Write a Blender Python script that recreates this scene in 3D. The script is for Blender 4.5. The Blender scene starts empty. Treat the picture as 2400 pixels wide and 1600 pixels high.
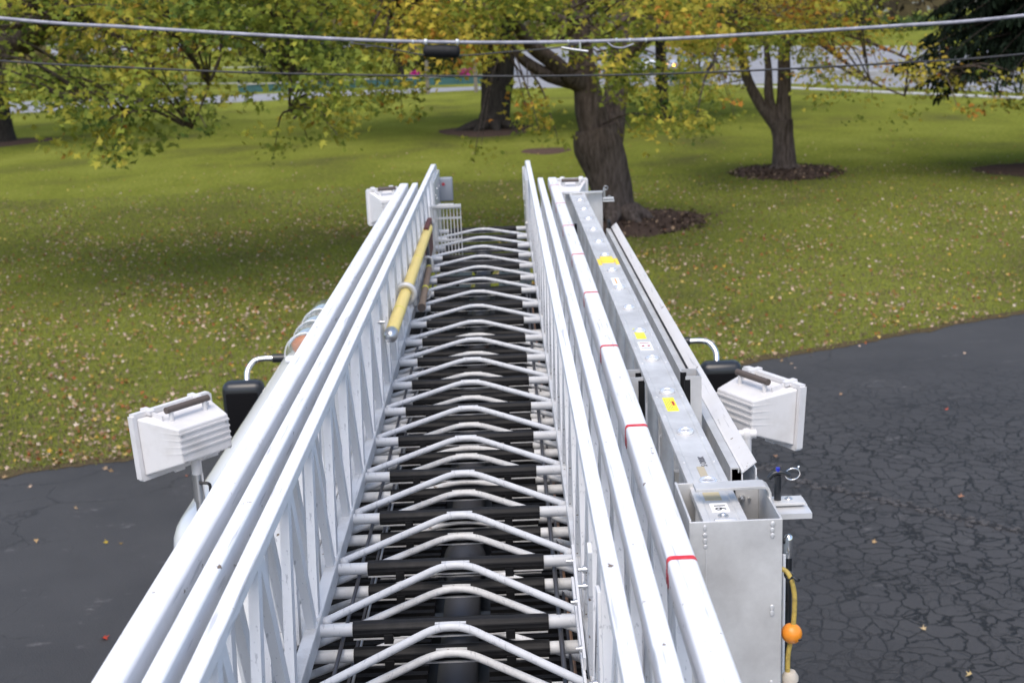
import bpy, bmesh, math, random
import numpy as np
from mathutils import Vector, Matrix
random.seed(7); rng = np.random.default_rng(7)
PI = math.pi
SC = bpy.context.scene
COL = SC.collection

# ------------------------------------------------------------------ camera
FPX = 3000.0                      # focal length in pixels of the 2400 px wide photograph
CAMLOC = np.array([.175, 0., 4.6])
YAW, PITCH, ROLL = -.0004, .24356, .04108
def cam_axes():
    cy, sy = math.cos(YAW), math.sin(YAW)
    f0 = np.array([sy, cy, 0.]); right = np.array([cy, -sy, 0.])
    f = f0*math.cos(PITCH) + np.array([0, 0, -math.sin(PITCH)])
    d = np.cross(f, right)
    if d[2] > 0: d = -d
    cr, sr = math.cos(ROLL), math.sin(ROLL)
    return right*cr + d*sr, -right*sr + d*cr, f
AX = np.array(cam_axes())
cd = bpy.data.cameras.new('camera'); cam = bpy.data.objects.new('camera', cd); COL.objects.link(cam)
m = Matrix.Identity(4)
for i in range(3):
    m[i][0] = AX[0][i]; m[i][1] = -AX[1][i]; m[i][2] = -AX[2][i]; m[i][3] = CAMLOC[i]
cam.matrix_world = m
cd.sensor_width = 36; cd.lens = FPX/2400*36; cd.clip_start = .05; cd.clip_end = 3000
cd.dof.use_dof = True; cd.dof.focus_distance = 3.2; cd.dof.aperture_fstop = 6.5
SC.camera = cam
# ------------------------------------------------------------------ light
w = bpy.data.worlds.new('World'); SC.world = w; w.use_nodes = True
nt = w.node_tree; bg = nt.nodes['Background']
sky = nt.nodes.new('ShaderNodeTexSky'); sky.sky_type = 'NISHITA'; sky.sun_disc = False
SUN_EL, SUN_AZ = math.radians(62), math.radians(195)   # azimuth clockwise from +Y
sky.sun_elevation = SUN_EL; sky.sun_rotation = SUN_AZ; sky.air_density = 1.0; sky.dust_density = 2.5; sky.ozone_density = .6
nt.links.new(sky.outputs[0], bg.inputs[0]); bg.inputs[1].default_value = .15
sd = bpy.data.lights.new('sun', 'SUN'); sd.energy = 1.05; sd.angle = math.radians(45); sd.color = (1, .93, .83)
so = bpy.data.objects.new('sun', sd); COL.objects.link(so)
sdir = Vector((math.sin(SUN_AZ)*math.cos(SUN_EL), math.cos(SUN_AZ)*math.cos(SUN_EL), math.sin(SUN_EL)))
so.rotation_euler = sdir.to_track_quat('Z', 'Y').to_euler()
SC.view_settings.view_transform = 'Standard'; SC.view_settings.look = 'None'; SC.view_settings.gamma = 1
SC.view_settings.exposure = .95
SC.cycles.max_bounces = 6; SC.cycles.transparent_max_bounces = 8

# ------------------------------------------------------------------ helpers
def ray(px, py):
    v = np.array([(px-1200)/FPX, (py-800)/FPX, 1.]); return v@AX
def onZ(px, py, z=0.):
    d = ray(px, py); t = (z-CAMLOC[2])/d[2]; p = CAMLOC+t*d; return (float(p[0]), float(p[1]), z)
def onY(px, py, Y):
    d = ray(px, py); t = (Y-CAMLOC[1])/d[1]; p = CAMLOC+t*d; return (float(p[0]), Y, float(p[2]))

class MB:
    def __init__(s): s.v = []; s.f = []; s.mi = []; s.sm = []
    def add(s, vs, fs, mi=0, smooth=False):
        o = len(s.v); s.v += [tuple(map(float, p)) for p in vs]
        for f in fs: s.f.append([o+i for i in f]); s.mi.append(mi); s.sm.append(smooth)
        return s
    def box(s, c, d, mi=0, R=None):
        x, y, z = d[0]/2, d[1]/2, d[2]/2
        vs = [Vector((a*x, b*y, g*z)) for g in (-1, 1) for a, b in ((-1, -1), (1, -1), (1, 1), (-1, 1))]
        if R is not None: vs = [R@p for p in vs]
        vs = [p+Vector(c) for p in vs]
        return s.add(vs, [(0, 3, 2, 1), (4, 5, 6, 7), (0, 1, 5, 4), (1, 2, 6, 5), (2, 3, 7, 6), (3, 0, 4, 7)], mi)
    def b2(s, x0, x1, y0, y1, z0, z1, mi=0):
        return s.box(((x0+x1)/2, (y0+y1)/2, (z0+z1)/2), (abs(x1-x0), abs(y1-y0), abs(z1-z0)), mi)
    def bar(s, p0, p1, wd, th, up=(0, 0, 1), mi=0):
        """bar from p0 to p1; th is measured along 'up', wd across it"""
        p0, p1 = Vector(p0), Vector(p1); d = (p1-p0).normalized(); u = Vector(up); u = (u-d*u.dot(d)).normalized(); r = d.cross(u)
        vs = [p+r*a*wd/2+u*b*th/2 for p in (p0, p1) for a, b in ((-1, -1), (1, -1), (1, 1), (-1, 1))]
        return s.add(vs, [(3, 2, 1, 0), (4, 5, 6, 7), (0, 1, 5, 4), (1, 2, 6, 5), (2, 3, 7, 6), (3, 0, 4, 7)], mi)
    def prism(s, prof, y0, y1, mi=0, smooth=False, axis='Y'):
        n = len(prof)
        T = {'Y': lambda a, b, y: (a, y, b), 'X': lambda a, b, y: (y, a, b), 'Z': lambda a, b, y: (a, b, y)}[axis]
        vs = [T(a, b, y) for y in (y0, y1) for a, b in prof]
        s.add(vs, [(i, (i+1) % n, n+(i+1) % n, n+i) for i in range(n)], mi, smooth)
        return s.add(vs, [tuple(range(n))[::-1], tuple(range(n, 2*n))], mi)
    def tube(s, pts, r, seg=10, mi=0, cap=True, prof=None, smooth=True):
        pts = [Vector(p) for p in pts]; n = len(pts); rr = r if isinstance(r, (list, tuple)) else [r]*n
        vs = []; d0 = (pts[1]-pts[0]).normalized()
        u = d0.orthogonal().normalized()
        for i, p in enumerate(pts):
            d = (pts[min(i+1, n-1)]-pts[max(i-1, 0)]).normalized()
            u = (u-d*u.dot(d)).normalized(); q = d.cross(u)
            for k in range(seg):
                a = 2*PI*k/seg; k2 = prof(a, i) if prof else 1
                vs.append(p+(u*math.cos(a)+q*math.sin(a))*rr[i]*k2)
        fs = [(i*seg+k, i*seg+(k+1) % seg, (i+1)*seg+(k+1) % seg, (i+1)*seg+k) for i in range(n-1) for k in range(seg)]
        s.add(vs, fs, mi, smooth)
        if cap:
            s.add(vs[:seg], [tuple(range(seg))[::-1]], mi); s.add(vs[-seg:], [tuple(range(seg))], mi)
        return s
    def cyl(s, p0, p1, r, seg=14, mi=0): return s.tube([p0, p1], r, seg, mi)
    def sphere(s, c, r, mi=0, n=12, sc=(1, 1, 1)):
        c = Vector(c); vs = []
        for i in range(n+1):
            t = PI*i/n
            for k in range(2*n):
                a = PI*k/n; vs.append(c+Vector((math.sin(t)*math.cos(a)*r*sc[0], math.sin(t)*math.sin(a)*r*sc[1], math.cos(t)*r*sc[2])))
        fs = [(i*2*n+k, (i+1)*2*n+k, (i+1)*2*n+(k+1) % (2*n), i*2*n+(k+1) % (2*n)) for i in range(n) for k in range(2*n)]
        return s.add(vs, fs, mi, True)
    def torus(s, c, R, r, nrm=(0, 0, 1), seg=20, mi=0, sx=1.):
        n = Vector(nrm).normalized(); u = n.orthogonal().normalized(); q = n.cross(u); vs = []; c = Vector(c); t = 8
        for i in range(seg):
            a = 2*PI*i/seg; d = u*math.cos(a)+q*math.sin(a)
            for k in range(t):
                b = 2*PI*k/t; vs.append(c+d*(R+r*math.cos(b))+n*r*math.sin(b)*sx)
        fs = [(i*t+k, ((i+1) % seg)*t+k, ((i+1) % seg)*t+(k+1) % t, i*t+(k+1) % t) for i in range(seg) for k in range(t)]
        return s.add(vs, fs, mi, True)
    def rbox(s, c, d, r, seg=4, mi=0, R=None):
        bm = bmesh.new(); bmesh.ops.create_cube(bm, size=1)
        for v in bm.verts: v.co = Vector((v.co.x*d[0], v.co.y*d[1], v.co.z*d[2]))
        bmesh.ops.bevel(bm, geom=list(bm.edges), offset=r, segments=seg, profile=.5, affect='EDGES')
        vs = [(R@v.co if R is not None else v.co)+Vector(c) for v in bm.verts]
        bm.verts.index_update(); fs = [tuple(v.index for v in f.verts) for f in bm.faces]; bm.free()
        return s.add(vs, fs, mi, True)
    def mesh(s, name, mats):
        me = bpy.data.meshes.new(name); me.from_pydata(s.v, [], s.f)
        for mt in mats: me.materials.append(mt)
        me.polygons.foreach_set('material_index', s.mi); me.polygons.foreach_set('use_smooth', s.sm)
        me.update(); return me
def tagp(o, label=None, cat=None, group=None, kind=None):
    for k, v in (('label', label), ('category', cat), ('group', group), ('kind', kind)):
        if v: o[k] = v
    return o
def obj(name, mb, mats, parent=None, loc=None, me=None):
    if not isinstance(mats, (list, tuple)): mats = [mats]
    o = bpy.data.objects.new(name, me or mb.mesh(name, mats)); COL.objects.link(o)
    if parent is not None:
        o.parent = parent
        if parent.type == 'EMPTY' and loc is None: o.location = -parent.location   # vertices are in world space
    if loc is not None: o.location = loc
    return o
def thing(name, label, cat, loc=(0, 0, 0), group=None):
    o = bpy.data.objects.new(name, None); COL.objects.link(o); o.location = loc; o.empty_display_size = .2
    return tagp(o, label, cat, group)
def bevel(o, wd=.002, seg=2):
    b = o.modifiers.new('bevel', 'BEVEL'); b.width = wd; b.segments = seg; b.limit_method = 'ANGLE'; b.angle_limit = math.radians(40); return o
def rrect(x0, x1, z0, z1, r, n=4, bottom=True):
    out = []
    for cx, cz, a0 in ((x1-r, z1-r, 0), (x0+r, z1-r, 90), (x0+r, z0+r, 180), (x1-r, z0+r, 270)):
        for k in range(n+1):
            a = math.radians(a0+90*k/n); out.append((cx+r*math.cos(a), cz+r*math.sin(a)))
    return out
def smoothpath(pts, n=6):
    P = [np.array(p, float) for p in pts]; P = [2*P[0]-P[1]]+P+[2*P[-1]-P[-2]]; out = []
    for i in range(1, len(P)-2):
        for k in range(n):
            t = k/n; a, b, c, d = P[i-1:i+3]
            out.append(.5*((2*b)+(c-a)*t+(2*a-5*b+4*c-d)*t*t+(3*b-a-3*c+d)*t**3))
    out.append(P[-2]); return out

# ------------------------------------------------------------------ materials
def mat(name, col, rough=.5, metal=0., noise=None, bump=None, col2=None, spec=None, coat=0.):
    """noise=(scale, detail, lo, hi) mixes col to col2; bump=(scale, strength)"""
    m = bpy.data.materials.new(name); m.use_nodes = True; n = m.node_tree; b = n.nodes['Principled BSDF']
    b.inputs['Base Color'].default_value = (*col, 1); b.inputs['Roughness'].default_value = rough; b.inputs['Metallic'].default_value = metal
    if spec is not None: b.inputs['Specular IOR Level'].default_value = spec
    if coat: b.inputs['Coat Weight'].default_value = coat; b.inputs['Coat Roughness'].default_value = .1
    tc = n.nodes.new('ShaderNodeTexCoord')
    if noise:
        t = n.nodes.new('ShaderNodeTexNoise'); t.inputs['Scale'].default_value = noise[0]; t.inputs['Detail'].default_value = noise[1]; t.inputs['Roughness'].default_value = .65
        n.links.new(tc.outputs['Object'], t.inputs['Vector'])
        r = n.nodes.new('ShaderNodeValToRGB'); r.color_ramp.elements[0].position = noise[2]; r.color_ramp.elements[1].position = noise[3]
        r.color_ramp.elements[0].color = (*col, 1); r.color_ramp.elements[1].color = (*(col2 or col), 1)
        n.links.new(t.outputs[0], r.inputs[0]); n.links.new(r.outputs[0], b.inputs['Base Color'])
    if bump:
        t = n.nodes.new('ShaderNodeTexNoise'); t.inputs['Scale'].default_value = bump[0]; t.inputs['Detail'].default_value = 4
        n.links.new(tc.outputs['Object'], t.inputs['Vector'])
        bp = n.nodes.new('ShaderNodeBump'); bp.inputs['Strength'].default_value = bump[1]; bp.inputs['Distance'].default_value = .01
        n.links.new(t.outputs[0], bp.inputs['Height']); n.links.new(bp.outputs[0], b.inputs['Normal'])
    return m
def paint(name, base, dirt, amount=.5, chips=True):
    """white enamel with grime clouds, long scuffs and a few dark chips"""
    m = mat(name, base, .5, 0, None, (60, .04), spec=.4); n = m.node_tree; b = n.nodes['Principled BSDF']; L = n.links.new
    tc = n.nodes['Texture Coordinate']
    t = n.nodes.new('ShaderNodeTexNoise'); t.inputs['Scale'].default_value = 5; t.inputs['Detail'].default_value = 8; t.inputs['Roughness'].default_value = .7
    L(tc.outputs['Object'], t.inputs[0])
    r = n.nodes.new('ShaderNodeValToRGB'); r.color_ramp.elements[0].position = .45; r.color_ramp.elements[1].position = .85
    L(t.outputs[0], r.inputs[0])
    mx = n.nodes.new('ShaderNodeMixRGB'); mx.inputs[1].default_value = (*base, 1); mx.inputs[2].default_value = (*dirt, 1)
    mul = n.nodes.new('ShaderNodeMath'); mul.operation = 'MULTIPLY'; mul.inputs[1].default_value = amount
    L(r.outputs[0], mul.inputs[0]); L(mul.outputs[0], mx.inputs[0]); last = mx.outputs[0]
    # scuffs: noise stretched along the ladder
    mp = n.nodes.new('ShaderNodeMapping'); mp.inputs['Scale'].default_value = (120, 5, 60); mp.inputs['Rotation'].default_value = (0, 0, .03)
    L(tc.outputs['Object'], mp.inputs[0]); s = n.nodes.new('ShaderNodeTexNoise'); s.inputs['Scale'].default_value = 1; s.inputs['Detail'].default_value = 3
    L(mp.outputs[0], s.inputs[0]); r2 = n.nodes.new('ShaderNodeValToRGB'); r2.color_ramp.elements[0].position = .62; r2.color_ramp.elements[1].position = .70
    L(s.outputs[0], r2.inputs[0]); mul2 = n.nodes.new('ShaderNodeMath'); mul2.operation = 'MULTIPLY'; mul2.inputs[1].default_value = .55*min(1, amount*2)
    L(r2.outputs[0], mul2.inputs[0]); mx2 = n.nodes.new('ShaderNodeMixRGB'); mx2.inputs[2].default_value = (.3, .31, .34, 1)
    L(mul2.outputs[0], mx2.inputs[0]); L(last, mx2.inputs[1]); last = mx2.outputs[0]
    if chips:
        c = n.nodes.new('ShaderNodeTexNoise'); c.inputs['Scale'].default_value = 38; c.inputs['Detail'].default_value = 5
        L(tc.outputs['Object'], c.inputs[0]); r3 = n.nodes.new('ShaderNodeValToRGB'); r3.color_ramp.elements[0].position = .70; r3.color_ramp.elements[1].position = .715
        L(c.outputs[0], r3.inputs[0]); mx3 = n.nodes.new('ShaderNodeMixRGB'); mx3.inputs[2].default_value = (.16, .12, .09, 1)
        L(r3.outputs[0], mx3.inputs[0]); L(last, mx3.inputs[1]); last = mx3.outputs[0]
    L(last, b.inputs['Base Color']); return m
M = {}
M['white'] = paint('white_enamel', (.70, .705, .72), (.55, .54, .5), .55)
M['rungw'] = paint('rung_enamel', (.56, .575, .60), (.34, .33, .31), .6)
M['grimy'] = paint('grimy_white_enamel', (.62, .63, .64), (.2, .18, .15), .85)
M['cab'] = mat('cab_paint', (.70, .71, .72), .25, coat=.5)
M['housing'] = mat('lamp_housing_paint', (.64, .63, .63), .5, noise=(8, 6, .45, .85), col2=(.50, .48, .46))
M['alu'] = mat('aluminium', (.66, .655, .64), .5, .35, noise=(7, 8, .35, .75), col2=(.44, .43, .42), bump=(30, .05))
M['alu_bright'] = mat('bright_aluminium', (.70, .70, .70), .4, .45, noise=(14, 6, .3, .8), col2=(.55, .54, .53))
M['steel'] = mat('steel', (.6, .6, .6), .3, .9)
M['darksteel'] = mat('dark_steel', (.10, .10, .11), .45, .6)
M['chrome'] = mat('chrome', (.8, .8, .8), .12, 1)
M['rubber'] = mat('black_rubber', (.008, .008, .009), .6, noise=(25, 5, .5, .95), col2=(.028, .027, .028), spec=.25)
M['plastic'] = mat('black_plastic', (.015, .017, .02), .3)
M['matteblack'] = mat('matte_black', (.006, .006, .007), .9, spec=.1)
M['darkglass'] = mat('dark_glass', (.01, .012, .015), .08)
M['red'] = mat('red_tape', (.6, .02, .03), .4, noise=(60, 4, .5, .8), col2=(.75, .1, .1))
M['redpaint'] = mat('dark_red_lettering', (.35, .04, .06), .5)
M['yellow'] = mat('yellow_fibreglass', (.9, .70, .22), .45, noise=(20, 6, .5, .95), col2=(.75, .55, .18))
M['yband'] = mat('yellow_band', (.72, .66, .05), .4)
M['ylabel'] = mat('yellow_label', (.85, .80, .03), .4)
M['ytape'] = mat('yellow_tape', (.85, .62, .05), .5)
M['orangelabel'] = mat('orange_print', (.8, .3, .02), .5)
M['wlabel'] = mat('white_label', (.8, .8, .8), .4)
M['ink'] = mat('black_ink', (.02, .02, .02), .5)
M['inkfade'] = mat('faded_ink', (.12, .12, .13), .6)
M['wood'] = mat('weathered_wood', (.26, .18, .12), .7, noise=(30, 6, .4, .8), col2=(.17, .12, .09))
M['grip'] = mat('brown_grip', (.09, .07, .06), .6)
M['orange'] = mat('orange_plastic', (.75, .25, .02), .35, noise=(40, 5, .5, .85), col2=(.45, .16, .03), bump=(40, .1))
M['cord'] = mat('dirty_yellow_cord', (.5, .36, .08), .6, noise=(60, 6, .45, .75), col2=(.25, .18, .06), bump=(120, .3))
M['blue'] = mat('blue_button', (.02, .03, .35), .3)
M['beige'] = mat('beige_plastic', (.5, .45, .38), .5)
M['hose'] = mat('black_hose', (.02, .02, .022), .4)
M['brownrust'] = mat('rusty_strap', (.12, .03, .02), .6)
M['amber'] = mat('amber_lens', (.75, .18, .01), .15)
g = mat('clear_lens', (.9, .95, .93), .05); g.node_tree.nodes['Principled BSDF'].inputs['Transmission Weight'].default_value = .95; g.node_tree.nodes['Principled BSDF'].inputs['IOR'].default_value = 1.2; M['clear'] = g
M['carwhite'] = mat('car_paint_white', (.75, .77, .8), .2, coat=.6)
M['carsilver'] = mat('car_paint_silver', (.5, .52, .56), .25, .4, coat=.6)
M['tealglass'] = mat('car_glass', (.03, .12, .13), .08)
M['tyre'] = mat('tyre', (.02, .02, .02), .8)
a = mat('lit_amber_lamp', (1, .4, .02), .3); a.node_tree.nodes['Principled BSDF'].inputs['Emission Color'].default_value = (1, .45, .03, 1); a.node_tree.nodes['Principled BSDF'].inputs['Emission Strength'].default_value = 8; M['litamber'] = a
M['teal'] = mat('teal_painted_wall', (.03, .10, .10), .6, noise=(1.5, 5, .4, .7), col2=(.02, .07, .075))
M['conc'] = mat('concrete', (.42, .41, .39), .9, noise=(2, 6, .3, .8), col2=(.3, .29, .27))
M['post'] = mat('grey_timber', (.2, .18, .14), .85, noise=(8, 6, .3, .8), col2=(.12, .1, .08))
M['mulch'] = mat('bark_mulch', (.05, .034, .027), 1., noise=(22, 8, .35, .7), col2=(.13, .09, .07), bump=(30, 1.), spec=0.)
M['farroad'] = mat('road_surface', (.19, .19, .20), .9, noise=(.25, 6, .3, .7), col2=(.25, .25, .26))
M['magenta'] = mat('pink_petals', (.6, .04, .3), .6)
M['asphalt'] = None

def bark(name, c1, c2):
    m = mat(name, c1, .95, spec=.05); n = m.node_tree; L = n.links.new; b = n.nodes['Principled BSDF']; tc = n.nodes['Texture Coordinate']
    mp = n.nodes.new('ShaderNodeMapping'); mp.inputs['Scale'].default_value = (9, 9, 1.6); L(tc.outputs['Object'], mp.inputs[0])
    t = n.nodes.new('ShaderNodeTexNoise'); t.inputs['Scale'].default_value = 1.6; t.inputs['Detail'].default_value = 8; t.inputs['Roughness'].default_value = .7; L(mp.outputs[0], t.inputs[0])
    r = n.nodes.new('ShaderNodeValToRGB'); r.color_ramp.elements[0].position = .35; r.color_ramp.elements[1].position = .7
    r.color_ramp.elements[0].color = (*c2, 1); r.color_ramp.elements[1].color = (*c1, 1); L(t.outputs[0], r.inputs[0]); L(r.outputs[0], b.inputs['Base Color'])
    bp = n.nodes.new('ShaderNodeBump'); bp.inputs['Strength'].default_value = 1; bp.inputs['Distance'].default_value = .06; L(t.outputs[0], bp.inputs['Height']); L(bp.outputs[0], b.inputs['Normal'])
    return m
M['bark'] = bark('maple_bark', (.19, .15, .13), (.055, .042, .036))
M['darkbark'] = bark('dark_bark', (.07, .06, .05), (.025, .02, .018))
def leafmat(name, trans=.35, rough=.6):
    m = bpy.data.materials.new(name); m.use_nodes = True; n = m.node_tree; b = n.nodes['Principled BSDF']; b.inputs['Roughness'].default_value = rough
    b.inputs['Specular IOR Level'].default_value = .08
    a = n.nodes.new('ShaderNodeAttribute'); a.attribute_name = 'col'; n.links.new(a.outputs['Color'], b.inputs['Base Color'])
    t = n.nodes.new('ShaderNodeBsdfTranslucent'); n.links.new(a.outputs['Color'], t.inputs[0])
    mx = n.nodes.new('ShaderNodeMixShader'); mx.inputs[0].default_value = trans
    n.links.new(b.outputs[0], mx.inputs[1]); n.links.new(t.outputs[0], mx.inputs[2]); n.links.new(mx.outputs[0], n.nodes['Material Output'].inputs[0]); return m
M['leaf'] = leafmat('leaf', .42); M['needle'] = leafmat('needles', .1); M['litter'] = leafmat('dry_leaf', .15, .8); M['blade'] = leafmat('grass_blade', .25)

def asphalt_mat():
    m = mat('asphalt', (.04, .04, .045), .7); n = m.node_tree; L = n.links.new; b = n.nodes['Principled BSDF']; tc = n.nodes['Texture Coordinate']
    N = n.nodes.new
    def noise(scale, det=6, vec=None, rough=.6):
        t = N('ShaderNodeTexNoise'); t.inputs['Scale'].default_value = scale; t.inputs['Detail'].default_value = det; t.inputs['Roughness'].default_value = rough
        L(vec or tc.outputs['Object'], t.inputs[0]); return t
    def ramp(src, a, b_, ca=(0, 0, 0), cb=(1, 1, 1)):
        r = N('ShaderNodeValToRGB'); r.color_ramp.elements[0].position = a; r.color_ramp.elements[1].position = b_
        r.color_ramp.elements[0].color = (*ca, 1); r.color_ramp.elements[1].color = (*cb, 1); L(src, r.inputs[0]); return r.outputs[0]
    def math_(op, a, b_):
        k = N('ShaderNodeMath'); k.operation = op
        for i, v in enumerate((a, b_)):
            if isinstance(v, (int, float)): k.inputs[i].default_value = v
            else: L(v, k.inputs[i])
        return k.outputs[0]
    # warped coordinates
    wn = noise(2.2, 4); sub = N('ShaderNodeVectorMath'); sub.operation = 'SUBTRACT'; L(wn.outputs['Color'], sub.inputs[0]); sub.inputs[1].default_value = (.5, .5, .5)
    scl = N('ShaderNodeVectorMath'); scl.operation = 'SCALE'; L(sub.outputs[0], scl.inputs[0]); scl.inputs['Scale'].default_value = .34
    add = N('ShaderNodeVectorMath'); add.operation = 'ADD'; L(tc.outputs['Object'], add.inputs[0]); L(scl.outputs[0], add.inputs[1])
    v1 = N('ShaderNodeTexVoronoi'); v1.feature = 'DISTANCE_TO_EDGE'; v1.inputs['Scale'].default_value = 5.6; L(add.outputs[0], v1.inputs['Vector'])
    v2 = N('ShaderNodeTexVoronoi'); v2.feature = 'DISTANCE_TO_EDGE'; v2.inputs['Scale'].default_value = 1.1; L(add.outputs[0], v2.inputs['Vector'])
    c1 = ramp(v1.outputs['Distance'], .03, .06, (1, 1, 1), (0, 0, 0)); c2 = ramp(v2.outputs['Distance'], .004, .016, (1, 1, 1), (0, 0, 0))
    sp = N('ShaderNodeSeparateXYZ'); L(tc.outputs['Object'], sp.inputs[0])
    # cracking is heavy on the right-hand side of the drive, absent on the left
    xm = N('ShaderNodeMapRange'); xm.inputs[1].default_value = .8; xm.inputs[2].default_value = 3.2; L(sp.outputs[0], xm.inputs[0])
    ym = N('ShaderNodeMapRange'); ym.inputs[1].default_value = 17.; ym.inputs[2].default_value = 13.2; L(sp.outputs[1], ym.inputs[0])
    zone = math_('MULTIPLY', xm.outputs[0], ym.outputs[0])
    nz = ramp(noise(.7, 3).outputs[0], .3, .5, (.6, .6, .6)); v3 = N('ShaderNodeTexVoronoi'); v3.feature = 'DISTANCE_TO_EDGE'; v3.inputs['Scale'].default_value = 11.5; L(add.outputs[0], v3.inputs['Vector'])
    c3 = math_('MULTIPLY', ramp(v3.outputs['Distance'], .01, .07, (1, 1, 1), (0, 0, 0)), ramp(noise(1.1, 4).outputs[0], .5, .6)); c1 = math_('MULTIPLY', math_('MAXIMUM', math_('MULTIPLY', c3, .7), c1), ramp(noise(3.5, 4).outputs[0], .25, .5, (.55, .55, .55)))
    cr = math_('MULTIPLY', math_('MULTIPLY', c1, zone), nz)
    c2b = math_('MULTIPLY', c2, ramp(noise(.5, 3).outputs[0], .46, .62)); crack = math_('MAXIMUM', cr, math_('MULTIPLY', c2b, .7))
    base = N('ShaderNodeMixRGB'); L(ramp(noise(.6, 8).outputs[0], .3, .7), base.inputs[0]); base.inputs[1].default_value = (.027, .0262, .0268, 1); base.inputs[2].default_value = (.047, .0455, .0455, 1)
    g = N('ShaderNodeMixRGB'); g.blend_type = 'MULTIPLY'; g.inputs[0].default_value = .8; L(base.outputs[0], g.inputs[1]); L(ramp(noise(75, 6, None, .85).outputs[0], .3, .7, (.55, .55, .55), (1.4, 1.4, 1.4)), g.inputs[2])
    # chalky scuffs
    mp = N('ShaderNodeMapping'); mp.inputs['Scale'].default_value = (1.2, 2.8, 1); L(tc.outputs['Object'], mp.inputs[0])
    sc = math_('MULTIPLY', ramp(noise(1.3, 10, mp.outputs[0], .75).outputs[0], .60, .74), .45)
    s2 = N('ShaderNodeMixRGB'); L(sc, s2.inputs[0]); L(g.outputs[0], s2.inputs[1]); s2.inputs[2].default_value = (.34, .32, .32, 1)
    f = N('ShaderNodeMixRGB'); L(crack, f.inputs[0]); L(s2.outputs[0], f.inputs[1]); f.inputs[2].default_value = (.002, .002, .002, 1)
    L(f.outputs[0], b.inputs['Base Color'])
    bp = N('ShaderNodeBump'); bp.inputs['Strength'].default_value = .6; bp.inputs['Distance'].default_value = .02; h = math_('SUBTRACT', math_('MULTIPLY', noise(70, 5).outputs[0], .6), crack)
    L(h, bp.inputs['Height']); L(bp.outputs[0], b.inputs['Normal']); return m
M['asphalt'] = asphalt_mat()
def grass_mat():
    m = mat('lawn', (.06, .1, .02), 1., spec=0.); n = m.node_tree; L = n.links.new; b = n.nodes['Principled BSDF']; tc = n.nodes['Texture Coordinate']; N = n.nodes.new
    def noise(scale, det, rough=.6, st=(1, 1, 1)):
        mp = N('ShaderNodeMapping'); mp.inputs['Scale'].default_value = st; L(tc.outputs['Object'], mp.inputs[0])
        t = N('ShaderNodeTexNoise'); t.inputs['Scale'].default_value = scale; t.inputs['Detail'].default_value = det; t.inputs['Roughness'].default_value = rough; L(mp.outputs[0], t.inputs[0]); return t.outputs[0]
    r = N('ShaderNodeValToRGB'); e = r.color_ramp.elements; e[0].position = .3; e[0].color = (.104, .110, .036, 1); e[1].position = .72; e[1].color = (.22, .245, .052, 1)
    k = e.new(.5); k.color = (.165, .19, .035, 1); L(noise(.22, 6, .62, (1, .7, 1)), r.inputs[0])
    r2 = N('ShaderNodeValToRGB'); r2.color_ramp.elements[0].position = .35; r2.color_ramp.elements[0].color = (.55, .58, .55, 1); r2.color_ramp.elements[1].position = .68; r2.color_ramp.elements[1].color = (1.35, 1.25, 1.2, 1)
    L(noise(7, 8, .75), r2.inputs[0]); mx = N('ShaderNodeMixRGB'); mx.blend_type = 'MULTIPLY'; mx.inputs[0].default_value = 1; L(r.outputs[0], mx.inputs[1]); L(r2.outputs[0], mx.inputs[2])
    r3 = N('ShaderNodeValToRGB'); r3.color_ramp.elements[0].position = .58; r3.color_ramp.elements[1].position = .72; L(noise(.9, 7, .7), r3.inputs[0])
    m3 = N('ShaderNodeMath'); m3.operation = 'MULTIPLY'; m3.inputs[1].default_value = .5; L(r3.outputs[0], m3.inputs[0])
    mx2 = N('ShaderNodeMixRGB'); L(m3.outputs[0], mx2.inputs[0]); L(mx.outputs[0], mx2.inputs[1]); mx2.inputs[2].default_value = (.13, .105, .05, 1)
    L(mx2.outputs[0], b.inputs['Base Color'])
    bp = N('ShaderNodeBump'); bp.inputs['Strength'].default_value = .8; bp.inputs['Distance'].default_value = .05; L(noise(30, 5, .8), bp.inputs['Height']); L(bp.outputs[0], b.inputs['Normal']); return m
M['grass'] = grass_mat()

# ------------------------------------------------------------------ ground
def sheet(name, pts, z, m, kind='structure', label=None):
    mb = MB(); mb.add([(x, y, z) for x, y in pts], [tuple(range(len(pts)))]); o = obj(name, mb, m)
    return tagp(o, label, None, None, kind)
sheet('lawn_ground', [(-900, -300), (900, -300), (900, 1500), (-900, 1500)], 0, M['grass'])
# drive: edge measured along the grass, with a ragged outline
edge = [(-60, -2.), (-30, 5.5), (-14, 10.6), (-5.5, 13.32), (-4.87, 13.56), (-4.15, 13.77), (-2, 14.5), (0, 15.25), (1.6, 15.95), (3.1, 16.67), (3.79, 16.95), (4.58, 17.32), (5.76, 17.87), (7.3, 18.63), (7.97, 18.94), (14, 21.6), (30, 28.5), (60, 41)]
ex = np.concatenate([np.linspace(-60, -12, 60), np.linspace(-11.9, 16, 420), np.linspace(16.2, 60, 60)])
ey = np.interp(ex, [p[0] for p in edge], [p[1] for p in edge])
jit = np.convolve(rng.normal(0, 1, len(ex)+8), np.ones(5)/5, 'same')[:len(ex)]*.055+np.convolve(rng.normal(0, 1, len(ex)+60), np.ones(40)/40, 'same')[:len(ex)]*.12
def edge_y(x): return np.interp(x, ex, ey+jit)
sheet('asphalt_drive', [(-60, -80), (60, -80)]+list(zip(ex[::-1].tolist(), (ey+jit)[::-1].tolist())), .012, M['asphalt'])
SOIL = mat('soil_and_thatch', (.05, .038, .026), 1., noise=(30, 8, .35, .7), col2=(.12, .095, .05), bump=(60, 1.), spec=0.)
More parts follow.
